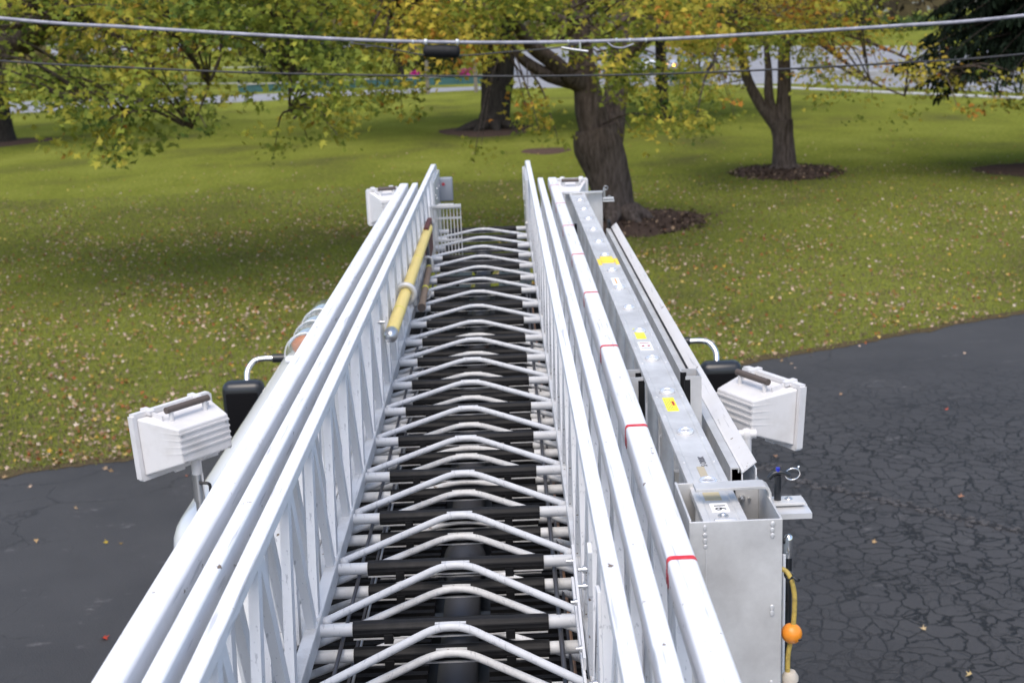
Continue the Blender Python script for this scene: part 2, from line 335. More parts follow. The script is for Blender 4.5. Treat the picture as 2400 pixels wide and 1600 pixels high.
sx_ = np.linspace(-14, 16, 700); sj = np.convolve(rng.normal(0, 1, 740), np.ones(6)/6, 'same')[:700]*.09; lo_ = edge_y(sx_)-.05-np.abs(sj)*.8; hi_ = edge_y(sx_)+.10+np.abs(np.roll(sj, 50))*1.2
mb = MB(); mb.add([p for x, a_, b_ in zip(sx_, lo_, hi_) for p in ((x, a_, .0165), (x, b_, .02))], [(2*i, 2*i+2, 2*i+3, 2*i+1) for i in range(699)]); tagp(obj('soil_edge', mb, SOIL), kind='structure')
# far road, junction and pavements
near = [(-1500, 300), (-300, 275), (0, 267), (130, 262), (330, 250), (600, 238), (800, 226), (1003, 217), (1200, 207), (1400, 205), (1850, 196), (2100, 205), (2400, 219), (2800, 240)]
far_ = [(2800, 118), (2400, 112), (2100, 108), (1850, 108), (1500, 108), (1250, 112), (1180, 140), (1130, 203), (1000, 207), (700, 217), (560, 223), (330, 229), (0, 240), (-300, 246), (-1500, 265)]
sheet('road', [onZ(*p)[:2] for p in near+far_], .004, M['farroad'])
sheet('far_car_park', [onZ(*p)[:2] for p in [(120, 131), (300, 122), (900, 112), (1000, 103), (1000, 88), (300, 106), (120, 114)]], .004, M['farroad'])
mb = MB()
def strip(mb, P, h, wd):
    P = [Vector(onZ(*p)) for p in P]
    for a_, b_ in zip(P, P[1:]): mb.bar(a_+Vector((0, 0, h/2)), b_+Vector((0, 0, h/2)), wd, h)
strip(mb, [(1750, 203), (1850, 207), (2000, 214), (2200, 223), (2420, 232), (2800, 250)], .05, 1.0)
tagp(obj('pavement', mb, M['conc']), kind='structure')
mb = MB(); strip(mb, [(260, 200), (420, 197), (585, 196)], .06, .9); strip(mb, [(-300, 206), (40, 210), (90, 209)], .06, 1.2); strip(mb, [(500, 160), (640, 157), (760, 157)], .06, 1.5)
tagp(obj('footpath', mb, M['conc']), kind='structure')
mb = MB(); strip(mb, [(1960, 174), (2010, 178), (2160, 182), (2300, 192)], .35, .5); strip(mb, [(1880, 128), (2020, 130)], .3, .8)
tagp(obj('traffic_island_kerb', mb, M['conc']), 'long pale raised kerb of the traffic island on the road behind the right-hand tree', 'kerb')
mb = MB()
for X, w_ in ((-31, 60), ):
    pass
# tar seam in the drive
mb = MB(); sp = [(2, 10.4), (2.6, 11.1), (3.3, 11.0), (4.3, 10.3), (5.2, 9.7), (6.4, 9.3), (9, 8.4)]
sp = smoothpath([(x, y, .016) for x, y in [onZ(*p)[:2] for p in ((1690, 1055), (1800, 1100), (1900, 1138), (2050, 1170), (2200, 1205), (2400, 1250), (2900, 1340))]], 24)
vs = []; 
for i, p in enumerate(sp):
    h = .03+.03*random.random(); q = random.uniform(-.02, .02)
    vs += [(p[0], p[1]-h+q, .016), (p[0], p[1]+h+q, .016)]
mb.add(vs, [(2*i, 2*i+2, 2*i+3, 2*i+1) for i in range(len(sp)-1)])
for k in range(260):
    p = random.choice(sp); r = random.uniform(.008, .03); mb.sphere((p[0]+random.gauss(0, .06), p[1]+random.gauss(0, .05), .016), r, 1, 3, (1.3, 1, .5))
tagp(obj('broken_asphalt_seam', mb, [mat('crumbled_asphalt', (.012, .012, .013), .95), mat('asphalt_crumbs', (.06, .058, .06), .95)]), kind='structure')

# ------------------------------------------------------------------ leaves as numpy meshes
LEAF = np.array([(0, 0), (.46, -.06), (.20, .22), (.62, .52), (.17, .50), (0, 1), (-.17, .50), (-.62, .52), (-.20, .22), (-.46, -.06)])
def polymesh(name, V, n, C, m, parent=None):
    """V (k*n,3) vertices of k separate n-gons, C (k,3) colours"""
    k = len(V)//n; me = bpy.data.meshes.new(name); me.vertices.add(len(V)); me.vertices.foreach_set('co', V.astype(np.float32).ravel())
    me.loops.add(len(V)); me.loops.foreach_set('vertex_index', np.arange(len(V), dtype=np.int32)); me.polygons.add(k)
    me.polygons.foreach_set('loop_start', np.arange(0, len(V), n, dtype=np.int32)); me.polygons.foreach_set('loop_total', np.full(k, n, dtype=np.int32))
    me.update(calc_edges=True)
    at = me.attributes.new('col', 'FLOAT_COLOR', 'POINT'); at.data.foreach_set('color', np.concatenate([np.repeat(C, n, 0), np.ones((len(V), 1))], 1).astype(np.float32).ravel())
    me.materials.append(m); o = bpy.data.objects.new(name, me); COL.objects.link(o)
    if parent is not None: o.parent = parent; o.location = -parent.location
    return o
def place(shape, P, size, nrm, up, fold=.2):
    """shape (s,2) laid at P (k,3), plane normal nrm, tip direction up"""
    k = len(P); nrm = nrm/np.linalg.norm(nrm, axis=1, keepdims=True); up = up-(up*nrm).sum(1, keepdims=True)*nrm; up /= np.linalg.norm(up, axis=1, keepdims=True)+1e-9
    rt = np.cross(up, nrm); s = size[:, None, None]
    V = P[:, None, :]+s*(shape[None, :, 0, None]*rt[:, None, :]+shape[None, :, 1, None]*up[:, None, :]-fold*np.abs(shape[None, :, 0, None])**1.3*nrm[:, None, :])
    return V.reshape(-1, 3)
GREEN = np.array([.085, .14, .035]); YG = np.array([.28, .32, .05]); YEL = np.array([.60, .46, .07]); ORG = np.array([.45, .20, .04])
def leafcols(t):
    t = np.clip(t, 0, 1)[:, None]
    return np.where(t < .45, GREEN+(YG-GREEN)*(t/.45), np.where(t < .92, YG+(YEL-YG)*((t-.45)/.47), YEL+(ORG-YEL)*((t-.92)/.08)))
def clusters(C, T, nl=15, rad=.27, size=(.10, .16), flat=.55, darken=1.):
    """C cluster centres, T colour value of each"""
    k = len(C); P = np.repeat(C, nl, 0); off = rng.normal(0, 1, (k*nl, 3))*np.array([rad, rad, rad*flat])*.75; P = P+off
    nrm = np.stack([rng.normal(0, .55, k*nl), rng.normal(-.35, .5, k*nl), rng.uniform(.25, 1.1, k*nl)], 1)
    up = np.stack([off[:, 0]*2+rng.normal(0, .3, k*nl), off[:, 1]*2+rng.normal(0, .3, k*nl), -.35-np.abs(rng.normal(0, .5, k*nl))], 1)
    s = rng.uniform(*size, k*nl); t = np.repeat(T, nl)+rng.normal(0, .11, k*nl)+off[:, 2]/rad*.07
    V = place(LEAF, P, s, nrm, up, .35).reshape(-1, 10, 3); V = V+(rng.normal(0, 1, V.shape)*s[:, None, None]*.10); V = V.reshape(-1, 3)
    return V, leafcols(t)*darken*rng.uniform(.75, 1.2, (k*nl, 1))

DENS = np.array([
 [.8,.6,1,1,1,1,1,1,1,1,1,1,1,.8,1,.8,.8,1,.9,1,.4,0,0,0],
 [.5,.5,1,.9,.9,.9,.8,1,.9,.9,.9,.8,.6,.7,1,.8,.9,1,.9,1,.5,.05,0,0],
 [.45,.8,1,.5,.35,.4,.6,.6,.6,.5,.45,.6,.2,.4,.7,.8,.7,1,.9,.75,.4,.35,0,.1],
 [.8,.9,.9,.3,.12,.25,.5,.4,.5,.2,.12,.35,.15,.35,.6,.8,.45,.35,.35,.5,.35,.5,.5,.25],
 [.35,.8,.9,.6,.45,.3,.35,.3,.5,.4,.03,.2,.35,.3,.5,.6,.5,.15,.12,.25,.3,.3,.3,.4],
 [.05,.35,.8,.55,.45,.05,.15,.5,.35,.05,0,.4,.3,.1,.4,.45,.4,.03,.03,.1,.05,0,0,0],
 [0,.25,.4,.25,.05,0,.08,.15,0,0,0,.25,.2,0,.35,.2,.08,0,0,0,0,0,0,0],
 [0,.04,.1,.02,0,0,0,0,0,0,0,0,.1,0,.03,0,0,0,0,0,0,0,0,0]])
def dens(px, py):
    u = np.clip((px-50)/100, 0, 22.999); v = np.clip((py-25)/50, 0, 6.999)
    i = u.astype(int); j = v.astype(int); a = u-i; b = v-j
    d = DENS[j, i]*(1-a)*(1-b)+DENS[j, i+1]*a*(1-b)+DENS[j+1, i]*(1-a)*b+DENS[j+1, i+1]*a*b
    z = lambda x0, x1, y0, y1: (px > x0) & (px < x1) & (py > y0) & (py < y1)
    d = d*np.where(py > 95, .72, .9)
    return np.where(py > 385, 0, d)
def trunk_zone(px, py):
    z = lambda x0, x1, y0, y1: (px > x0) & (px < x1) & (py > y0) & (py < y1)
    return z(1312, 1405, -200, 235) | z(1325, 1465, 235, 400) | z(1225, 1335, 105, 205) | z(1738, 1870, 135, 400) | z(1125, 1212, 150, 330) | z(1530, 1566, 0, 190) | (z(-50, 135, 62, 165) & (rng.uniform(0, 1, len(px)) < .6))
def sprays(n, x0, x1, Y0, Y1, y0=-100, y1=400):
    """low sprays of a crown: centres where the photograph's crowns hang"""
    px = rng.uniform(x0, x1, n); py = rng.uniform(y0, y1, n); keep = rng.uniform(0, 1, n) < dens(px, py)*np.where(trunk_zone(px, py), .06, 1); px, py = px[keep], py[keep]
    Y = rng.uniform(Y0, Y1, len(px)); d = np.stack([(px-1200)/FPX, (py-800)/FPX, np.ones(len(px))], 1)@AX
    P = CAMLOC+d*(Y/d[:, 1])[:, None]; cl = .62+.75*np.sin(P[:, 0]*2.1+1.3*np.sin(P[:, 1]*.9))*np.sin(P[:, 2]*2.6+P[:, 0]*.6)+.4*np.sin(P[:, 1]*1.7+P[:, 0]); ok = (P[:, 2] > .9) & (rng.uniform(0, 1, len(P)) < np.clip(cl, .06, 1)*1.0); return P[ok], px[ok], py[ok]
def grow(mb, pts, r, mi=0, seg=12, n=6, wob=.0):
    P = smoothpath(pts, n); R = np.interp(np.linspace(0, 1, len(P)), np.linspace(0, 1, len(r)), r)
    ph = random.uniform(0, 6)
    mb.tube(P, R.tolist(), seg, mi, prof=lambda a, i: 1+.07*math.sin(3*a+ph+i*.15)+.05*math.sin(5*a+i*.4))
def crown_above(c, R, n, zmin):
    P = rng.normal(0, 1, (n, 3)); P /= np.linalg.norm(P, axis=1, keepdims=True); P *= rng.uniform(.35, 1, (n, 1))**.5; P = np.array(c)+P*np.array(R); return P[P[:, 2] > zmin]
def twigs(mb, C, origin_fn, n, r=.012):
    idx = rng.choice(len(C), min(n, len(C)), replace=False)
    for i in idx:
        a = C[i]; o = origin_fn(a); mid = (a+o)/2+np.array([0, 0, .25]); grow(mb, [o, mid, a], [r*2.2, r*1.3, r*.5], 0, 5, 3)
def maple(name, label, base, wood, cen, R, nsp, xr, Yr, tone, nabove=230, zmin=6.4, barkm='bark', y1=400, size=(.07, .15), group='maple trees on the lawn'):
    t = thing(name, label, 'tree', base, group)
    mb = MB(); limbs = []
    for pts, r in wood: grow(mb, pts, r, 0, 16); limbs += [np.array(p) for p in pts[1:]]
    LB = np.array(limbs)
    def org(a):
        d = np.linalg.norm(LB-a, axis=1)+np.where(LB[:, 2] < 1.5, 4, 0); o = LB[d.argmin()]; return a+(o-a)*min(1, 2.6/max(.1, d.min()))
    parts = []
    if nsp:
        C, px, py = sprays(nsp, *xr, *Yr, y1=y1)
        T = tone+.16*np.sin(C[:, 0]*1.3+C[:, 2]*2.1)+.13*np.sin(C[:, 1]*1.7+1+C[:, 2])+rng.normal(0, .13, len(C)); parts.append(clusters(C, T, size=size))
        twigs(mb, C, org, len(C)//4)
    A = crown_above(cen, R, nabove, zmin)
    if len(A): parts.append(clusters(A, tone-.12+rng.normal(0, .16, len(A)), nl=7, rad=.5, size=(.22, .36)))
    obj('trunk', mb, M[barkm], t)
    polymesh('crown', np.concatenate([p[0] for p in parts]), 10, np.concatenate([p[1] for p in parts]), M['leaf'], t)
    return t

Y1 = 29.7; q = lambda px, py, Y=Y1: onY(px, py, Y)
T1 = [([q(1448, 556), q(1444, 520), q(1436, 470), q(1420, 400), q(1402, 340), q(1392, 300)], [.72, .50, .44, .50, .56, .50]),
      ([q(1396, 330), q(1384, 260), q(1374, 200), q(1362, 120), q(1358, 40), q(1356, -60), q(1340, -300), q(1330, -700)], [.36, .36, .3, .27, .25, .23, .18, .08]),
      ([q(1418, 350, 29.9), q(1430, 290, 30.2), q(1442, 230, 30.5), q(1450, 150, 30.8), q(1462, 60, 31), q(1490, -60, 31.2), q(1560, -500, 31.5)], [.38, .33, .28, .25, .22, .2, .08]),
      ([q(1372, 200), q(1330, 175, 29.3), q(1290, 140, 29), q(1240, 100, 28.7), q(1190, 30, 28.2), q(1080, -40, 27.6)], [.26, .2, .18, .15, .12, .06]),
      ([q(1340, 195), q(1290, 180, 29.1), q(1235, 148, 28.8), q(1180, 95, 28.4)], [.14, .15, .12, .05]),
      ([q(1345, 60), q(1250, 30, 29), q(1120, 10, 28.6), q(1020, -10, 28), q(930, 5, 27)], [.16, .14, .11, .08, .04]),
      ([q(1362, 40), q(1330, 50, 28.8), q(1300, 100, 28.6)], [.05, .04, .02]),
      ([q(1446, 160, 30.7), q(1520, 90, 30), q(1600, 40, 29.5), q(1700, 60, 29)], [.16, .12, .09, .04])]
for k in range(9):
    a = -PI+k*.72; T1.append(([q(1444, 500), (2.65+.55*math.cos(a), 29.7+.55*math.sin(a), .22), (2.65+1.05*math.cos(a), 29.7+1.05*math.sin(a), -.05)], [.3, .2, .06]))
maple('maple_tree', 'big maple with thick leaning forked trunk in mulch just past the ladder tips', q(1444, 530), T1, (2.2, 29, 11), (9, 7.5, 6.5), 3300, (830, 1680), (23.5, 30.5), .56)
Y3 = 38.1; q = lambda px, py, Y=Y3: onY(px, py, Y)
T3 = [([q(1841, 420), q(1839, 395), q(1836, 350), q(1832, 310), q(1830, 280)], [.52, .38, .31, .31, .34]),
      ([q(1826, 300), q(1800, 268), q(1776, 235), q(1752, 185), q(1738, 130), q(1700, 40), q(1640, -200)], [.24, .19, .16, .14, .12, .1, .05]),
      ([q(1822, 290), q(1808, 250), q(1802, 215), q(1800, 150, 38.4), q(1790, 60, 38.8)], [.18, .15, .13, .1, .05]),
      ([q(1834, 300), q(1838, 240), q(1839, 195), q(1838, 120), q(1850, 20), q(1870, -200), q(1880, -600)], [.25, .21, .19, .17, .15, .1, .04]),
      ([q(1838, 120), q(1880, 80, 37.5), q(1960, 130, 36.5), q(2040, 190, 35.5), q(2120, 225, 35)], [.09, .07, .05, .035, .02]),
      ([q(1842, 90), q(1900, 60, 37.5), q(2010, 90, 36.5), q(2110, 130, 35.5), q(2200, 170, 35)], [.09, .07, .05, .035, .02]),
      ([q(1840, 60), q(1780, 20, 37.5), q(1700, 0, 36.5), q(1640, 70, 35.5)], [.1, .07, .05, .02])]
for k in range(8):
    a = k*.8; T3.append(([q(1839, 385), (8.47+.32*math.cos(a), 38.1+.32*math.sin(a), .12), (8.47+.6*math.cos(a), 38.1+.6*math.sin(a), -.04)], [.16, .1, .03]))
maple('maple_tree', 'smaller maple with three upright limbs in a round mulch ring at the right', q(1839, 400), T3, (9, 37.5, 11.5), (7, 5.5, 6), 4100, (1585, 2480), (32.5, 38.5), .66)
# left tree, trunk just outside the frame
T0 = [([(-13.4, 27, -.1), (-13.2, 27, 1), (-13, 27, 2.5), (-12.6, 26.8, 4.2), (-12.2, 26.6, 6), (-12, 26.5, 11)], [.9, .55, .48, .45, .38, .12]),
      ([(-12.8, 26.9, 3.4), onY(-60, 130, 26.2), onY(40, 95, 25.6), onY(150, 20, 25), onY(330, -60, 24.5), onY(560, -60, 24)], [.40, .36, .30, .22, .12, .05]),
      ([(-12.7, 26.9, 4.), onY(60, 10, 26), onY(230, 60, 25), onY(330, 120, 24.4), onY(420, 100, 24)], [.25, .14, .09, .05, .02]),
      ([onY(230, 60, 25), onY(330, 60, 24.6), onY(360, 160, 24.4), onY(340, 230, 24.2), onY(300, 270, 24)], [.07, .045, .035, .025, .012]),
      ([onY(560, -60, 24), onY(640, 60, 24), onY(680, 180, 23.6), onY(677, 260, 23.4)], [.06, .04, .025, .012]),
      ([onY(500, -60, 24), onY(520, 100, 24), onY(490, 200, 23.6), onY(450, 300, 23.4)], [.05, .035, .025, .012])]
maple('maple_tree', 'tree leaning in from the left edge, its low drooping sprays hanging over the lawn', (-13.4, 27, 0), T0, (-9, 26, 11), (8, 7, 6.5), 3700, (-260, 850), (20.5, 27), .44)
q = lambda px, py, Y=57.4: onY(px, py, Y)
T2 = [([q(1154, 325), q(1156, 300), q(1160, 262), q(1165, 220), q(1170, 190)], [1.05, .78, .64, .66, .72]),
      ([q(1158, 215), q(1150, 160), q(1135, 90), q(1120, 0), q(1090, -250)], [.42, .36, .28, .24, .1]),
      ([q(1178, 215), q(1186, 150), q(1184, 80), q(1195, 0), q(1220, -300)], [.42, .38, .3, .24, .1]),
      ([q(1150, 160), q(1080, 60, 56), q(1000, 20, 55), q(900, 30, 54)], [.24, .2, .14, .06])]
for k in range(9):
    a = k*.7; T2.append(([q(1156, 300), (-.3+.8*math.cos(a), 57.4+.8*math.sin(a), .25), (-.3+(1.9 if math.cos(a) < 0 else 1.3)*math.cos(a), 57.4+1.3*math.sin(a), -.05)], [.4, .24, .08]))
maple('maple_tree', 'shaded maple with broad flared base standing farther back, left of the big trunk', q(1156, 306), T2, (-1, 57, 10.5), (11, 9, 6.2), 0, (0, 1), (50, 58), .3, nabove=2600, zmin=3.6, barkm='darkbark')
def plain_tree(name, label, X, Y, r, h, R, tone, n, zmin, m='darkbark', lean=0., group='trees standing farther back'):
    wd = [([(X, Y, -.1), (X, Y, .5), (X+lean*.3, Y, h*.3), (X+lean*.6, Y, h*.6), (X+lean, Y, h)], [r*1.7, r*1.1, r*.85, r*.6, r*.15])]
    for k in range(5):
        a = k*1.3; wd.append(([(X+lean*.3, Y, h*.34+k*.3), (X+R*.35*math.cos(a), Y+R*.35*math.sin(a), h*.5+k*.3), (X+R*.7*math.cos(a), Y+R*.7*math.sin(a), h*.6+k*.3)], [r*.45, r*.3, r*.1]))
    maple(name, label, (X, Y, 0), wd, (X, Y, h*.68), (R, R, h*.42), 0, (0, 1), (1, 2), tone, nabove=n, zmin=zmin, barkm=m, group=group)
plain_tree('shade_tree', 'dark-trunked tree at the far left edge whose trunk flares into a dark mulch patch', -24.2, 62, .8, 15, 10, .25, 1600, 4.2)
plain_tree('shade_tree', 'upright tree with bare dark trunk showing right of the big maple, beside the white car', 7.55, 60, .27, 14, 6.5, .4, 1300, 4.4, lean=-.3)
plain_tree('roadside_tree', 'tall dark tree beyond the road above the hedge', -9, 118, .5, 16, 12, .16, 1500, 5.5)
plain_tree('roadside_tree', 'dark round tree beyond the road at the left, over the pale footpath', -34, 128, .5, 17, 12, .2, 1500, 6.5)
plain_tree('roadside_tree', 'rusty brown tree beyond the junction behind the big maple', 16, 165, .6, 18, 15, .55, 1500, 7)
plain_tree('roadside_tree', 'dark tree past the far car park on the left', -60, 190, .6, 20, 18, .25, 1400, 7)
plain_tree('roadside_tree', 'greenish tree past the far car park behind the middle tree', -20, 215, .6, 22, 20, .3, 1500, 7)
plain_tree('roadside_tree', 'broad tree past the junction behind the three-limbed maple', 44, 200, .6, 20, 16, .45, 1500, 7.5)

# spruce at the right edge
sp = thing('spruce_tree', 'dark spruce with long drooping needle-covered boughs at the upper right edge', 'tree', (15.6, 35.6, 0))
mb = MB(); grow(mb, [(15.6, 35.6, -.1), (15.6, 35.6, 5), (15.6, 35.6, 16)], [.4, .3, .05]); NV = []; NC = []
P = []; U = []
for k in range(190):
    z = 3.05+(k*.035 if k < 110 else 4.4+(k-110)*.11)+random.uniform(-.1, .1); a = k*2.399; L_ = (4.9-(z-2.4)*.27)*random.uniform(.75, 1.05)
    if z > 14: continue
    pts = []
    for i in range(8):
        t = i/7; pts.append((15.6+L_*t*math.cos(a), 35.6+L_*t*math.sin(a), z-1.1*t*t*(1+.3*math.sin(k))+.25*t))
    pp = smoothpath(pts, 2); mb.tube(pp, np.linspace(.05, .008, len(pp)).tolist(), 5)
    for i in range(330):
        t = random.uniform(.12, 1); j = t*(len(pp)-1); b0 = pp[int(j)]*(1-j % 1)+pp[min(int(j)+1, len(pp)-1)]*(j % 1)
        side = random.choice((-1, 1)); wsp = .55*(1-.45*t)*random.random()
        P.append((b0[0]-math.sin(a)*side*wsp, b0[1]+math.cos(a)*side*wsp, b0[2]-random.uniform(0, .12))); U.append((math.cos(a)*.3-math.sin(a)*side*.3, math.sin(a)*.3+math.cos(a)*side*.3, -random.uniform(.5, 1.6)))
P = np.array(P); U = np.array(U); n = len(P)
NEED = np.array([(0, 0), (.16, .2), (.1, .5), (.17, .6), (0, 1), (-.15, .7), (-.08, .45), (-.17, .25)])
V = place(NEED, P, rng.uniform(.10, .30, n), np.stack([rng.normal(0, 1, n), rng.normal(-.6, 1, n), rng.normal(0, .5, n)], 1), U, .1)
obj('trunk', mb, M['darkbark'], sp); polymesh('crown', V, 8, np.array([.010, .017, .010])*rng.uniform(.5, 1.8, (n, 1)), M['needle'], sp)

# woodland far beyond the field
n = 5200; X = rng.uniform(-260, 330, n); Y = rng.uniform(262, 330, n); Z = rng.uniform(0, 1, n)**.8*(17+5*np.sin(X*.06)+3*np.sin(X*.17))
T_ = np.clip(.5+.25*np.sin(X*.045)+rng.normal(0, .2, n), 0, 1)[:, None]; C = np.array([.06, .05, .035])*(1-T_)+np.array([.16, .13, .05])*T_
V = place(LEAF, np.stack([X, Y, Z], 1), rng.uniform(2.2, 5, n), np.stack([rng.normal(0, .5, n), rng.normal(-1, .4, n), rng.uniform(0, .8, n)], 1), rng.normal(0, 1, (n, 3)), .3)
o = polymesh('far_woodland', V, 10, C*rng.uniform(.5, 1.3, (n, 1)), M['litter']); tagp(o, 'brown and olive autumn woodland beyond the field', None, None, 'stuff')
# scrub line along field
n = 1800; X = rng.uniform(20, 200, n); Y = rng.uniform(250, 262, n); Z = rng.uniform(.2, 2.6, n)
V = place(LEAF, np.stack([X, Y, Z], 1), rng.uniform(1., 2, n), rng.normal(0, 1, (n, 3))+np.array([0, -1, .5]), rng.normal(0, 1, (n, 3)), .3)
o = polymesh('field_edge_scrub', V, 10, np.array([.05, .075, .025])*rng.uniform(.5, 1.3, (n, 1)), M['litter']); tagp(o, 'dark green scrub along the foot of the far woodland', None, None, 'stuff')

# mulch beds
def mulch(cx, cy, rx, ry, name='mulch_bed'):
    mb = MB(); vs = [(cx, cy, .1)]; N_ = 40; rr = [1+.12*math.sin(3*a)+random.uniform(-.05, .05) for a in np.linspace(0, 2*PI, N_, endpoint=False)]
    for f, z in ((.5, .09), (.85, .06), (1, .004)):
        for k in range(N_): a = 2*PI*k/N_; vs.append((cx+rx*f*rr[k]*math.cos(a), cy+ry*f*rr[k]*math.sin(a), z))
    fs = [(0, 1+k, 1+(k+1) % N_) for k in range(N_)]
    for s in (0, 1): fs += [(1+s*N_+k, 1+(s+1)*N_+k, 1+(s+1)*N_+(k+1) % N_, 1+s*N_+(k+1) % N_) for k in range(N_)]
    mb.add(vs, fs, 0, True); tagp(obj(name, mb, M['mulch']), kind='structure')
mulch(2.9, 29.5, 1.9, 1.9); mulch(8.45, 37.7, 1.45, 1.6); mulch(-.4, 57.3, 2.3, 2.8); mulch(-23.9, 62, 2.3, 2.5); mulch(15.5, 35.7, 2.0, 2.0)
mulch(-1.2+2.9, 47, .9, 1.0)

for cx, cy, rx, ry, lb in ((2.9, 29.5, 1.9, 1.9, 'big maple'), (8.45, 37.7, 1.5, 1.9, 'three-limbed maple')):
    n = 1500; a = rng.uniform(0, 2*PI, n); r = np.sqrt(rng.uniform(0, 1, n))*1.08+rng.normal(0, .05, n); P = np.stack([cx+rx*r*np.cos(a), cy+ry*r*np.sin(a), .02+.08*np.clip(1-r, 0, 1)**.5+rng.uniform(0, .02, n)], 1)
    C = np.where(rng.uniform(0, 1, (n, 1)) < .12, np.array([[.35, .24, .15]]), np.array([[.09, .06, .045]]))*rng.uniform(.4, 1.6, (n, 1))
    V = place(np.array([(-.25, 0), (.25, .05), (.3, .9), (-.2, 1.)]), P, rng.uniform(.05, .13, n), np.stack([rng.normal(0, .6, n), rng.normal(0, .6, n), np.ones(n)], 1), rng.normal(0, 1, (n, 3)), .3)
    o = polymesh('mulch_chips', V, 4, C, M['litter']); tagp(o, 'loose bark chips and dry leaves around the foot of the '+lb, None, None, 'stuff')
# hedges, planter wall, posts
def shrub(name, label, pts, h, wd, col, group, n=900, sz=(.25, .5)):
    P = []
    for k in range(n):
        j = random.uniform(0, len(pts)-1.001); i = int(j); t = j-i; a_, b_ = pts[i], pts[i+1]
        P.append((a_[0]+(b_[0]-a_[0])*t+random.uniform(-wd, wd)*.5, a_[1]+(b_[1]-a_[1])*t+random.uniform(-wd, wd)*.5, h*random.random()**.6))
    P = np.array(P); V = place(LEAF, P, rng.uniform(*sz, n), rng.normal(0, 1, (n, 3))+np.array([0, -.6, .8]), rng.normal(0, 1, (n, 3)), .3)
    o = polymesh(name, V, 10, np.array(col)*rng.uniform(.5, 1.4, (n, 1)), M['leaf']); tagp(o, label, 'shrub', group)
G = lambda *p: [onZ(*k)[:2] for k in p]
shrub('hedge', 'long low dark hedge behind the left part of the teal wall', G((610, 203), (700, 202), (790, 200)), 2.6, 4, (.02, .03, .015), 'hedges behind the teal wall')
shrub('hedge', 'trimmed olive-topped hedge framed between the two timber posts', G((985, 178), (1060, 177)), 1.9, 3, (.05, .06, .02), 'hedges behind the teal wall')
shrub('hedge', 'tall dark bush behind the middle of the teal wall', G((680, 160), (800, 158)), 4.6, 5, (.02, .035, .015), 'hedges behind the teal wall', 1400)
shrub('flower_clump', 'pink flowers over the teal wall, the clump left of the timber posts', G((966, 196), (984, 195)), .95, .6, (.6, .05, .32), 'pink flower clumps', 160, (.15, .3))
shrub('flower_clump', 'pink flowers over the teal wall, the clump between the two timber posts', G((1083, 190), (1106, 189)), .95, .6, (.6, .05, .32), 'pink flower clumps', 200, (.15, .3))
shrub('orange_shrub', 'small orange-red shrub on the grass strip beyond the left road', G((290, 190), (345, 188)), 1.6, 2.5, (.3, .09, .02), None, 300, (.2, .4))
shrub('leafy_shrub', 'bright green bush at the road edge behind the big maple', G((1570, 200), (1640, 198)), 1.0, 2.0, (.06, .12, .02), None, 500, (.15, .3))
mb = MB(); P = [Vector(onZ(*p)) for p in ((560, 218), (700, 212), (850, 205), (1000, 200), (1135, 196))]
for a_, b_ in zip(P, P[1:]):
    mb.bar(a_+Vector((0, 0, .3)), b_+Vector((0, 0, .3)), .4, .62); mb.bar(a_+Vector((0, 0, .64)), b_+Vector((0, 0, .64)), .5, .07, mi=1)
tagp(obj('low_wall', mb, [M['teal'], M['conc']]), 'long low teal-painted wall with pale coping beyond the road', 'wall')
for (px, py, h, lb) in ((1003, 221, 2.2, 'left timber post of the two beside the far road, bearing the rail'), (1116, 216, 2.2, 'right timber post of the two, nearer the shaded trunk'), (438, 232, 1.9, 'lone timber post at the roadside, seen through the left foliage')):
    x, y, _ = onZ(px, py); t = thing('timber_post', lb, 'post', (x, y, 0), 'roadside timber posts')
    mb = MB(); mb.b2(x-.13, x+.13, y-.13, y+.13, 0, h); obj('post_shaft', mb, M['post'], t)
    mb = MB(); mb.add([(x-.15, y-.15, h), (x+.15, y-.15, h), (x+.15, y+.15, h), (x-.15, y+.15, h), (x, y, h+.1)], [(0, 1, 2, 3), (0, 1, 4), (1, 2, 4), (2, 3, 4), (3, 0, 4)]); obj('post_cap', mb, M['post'], t)

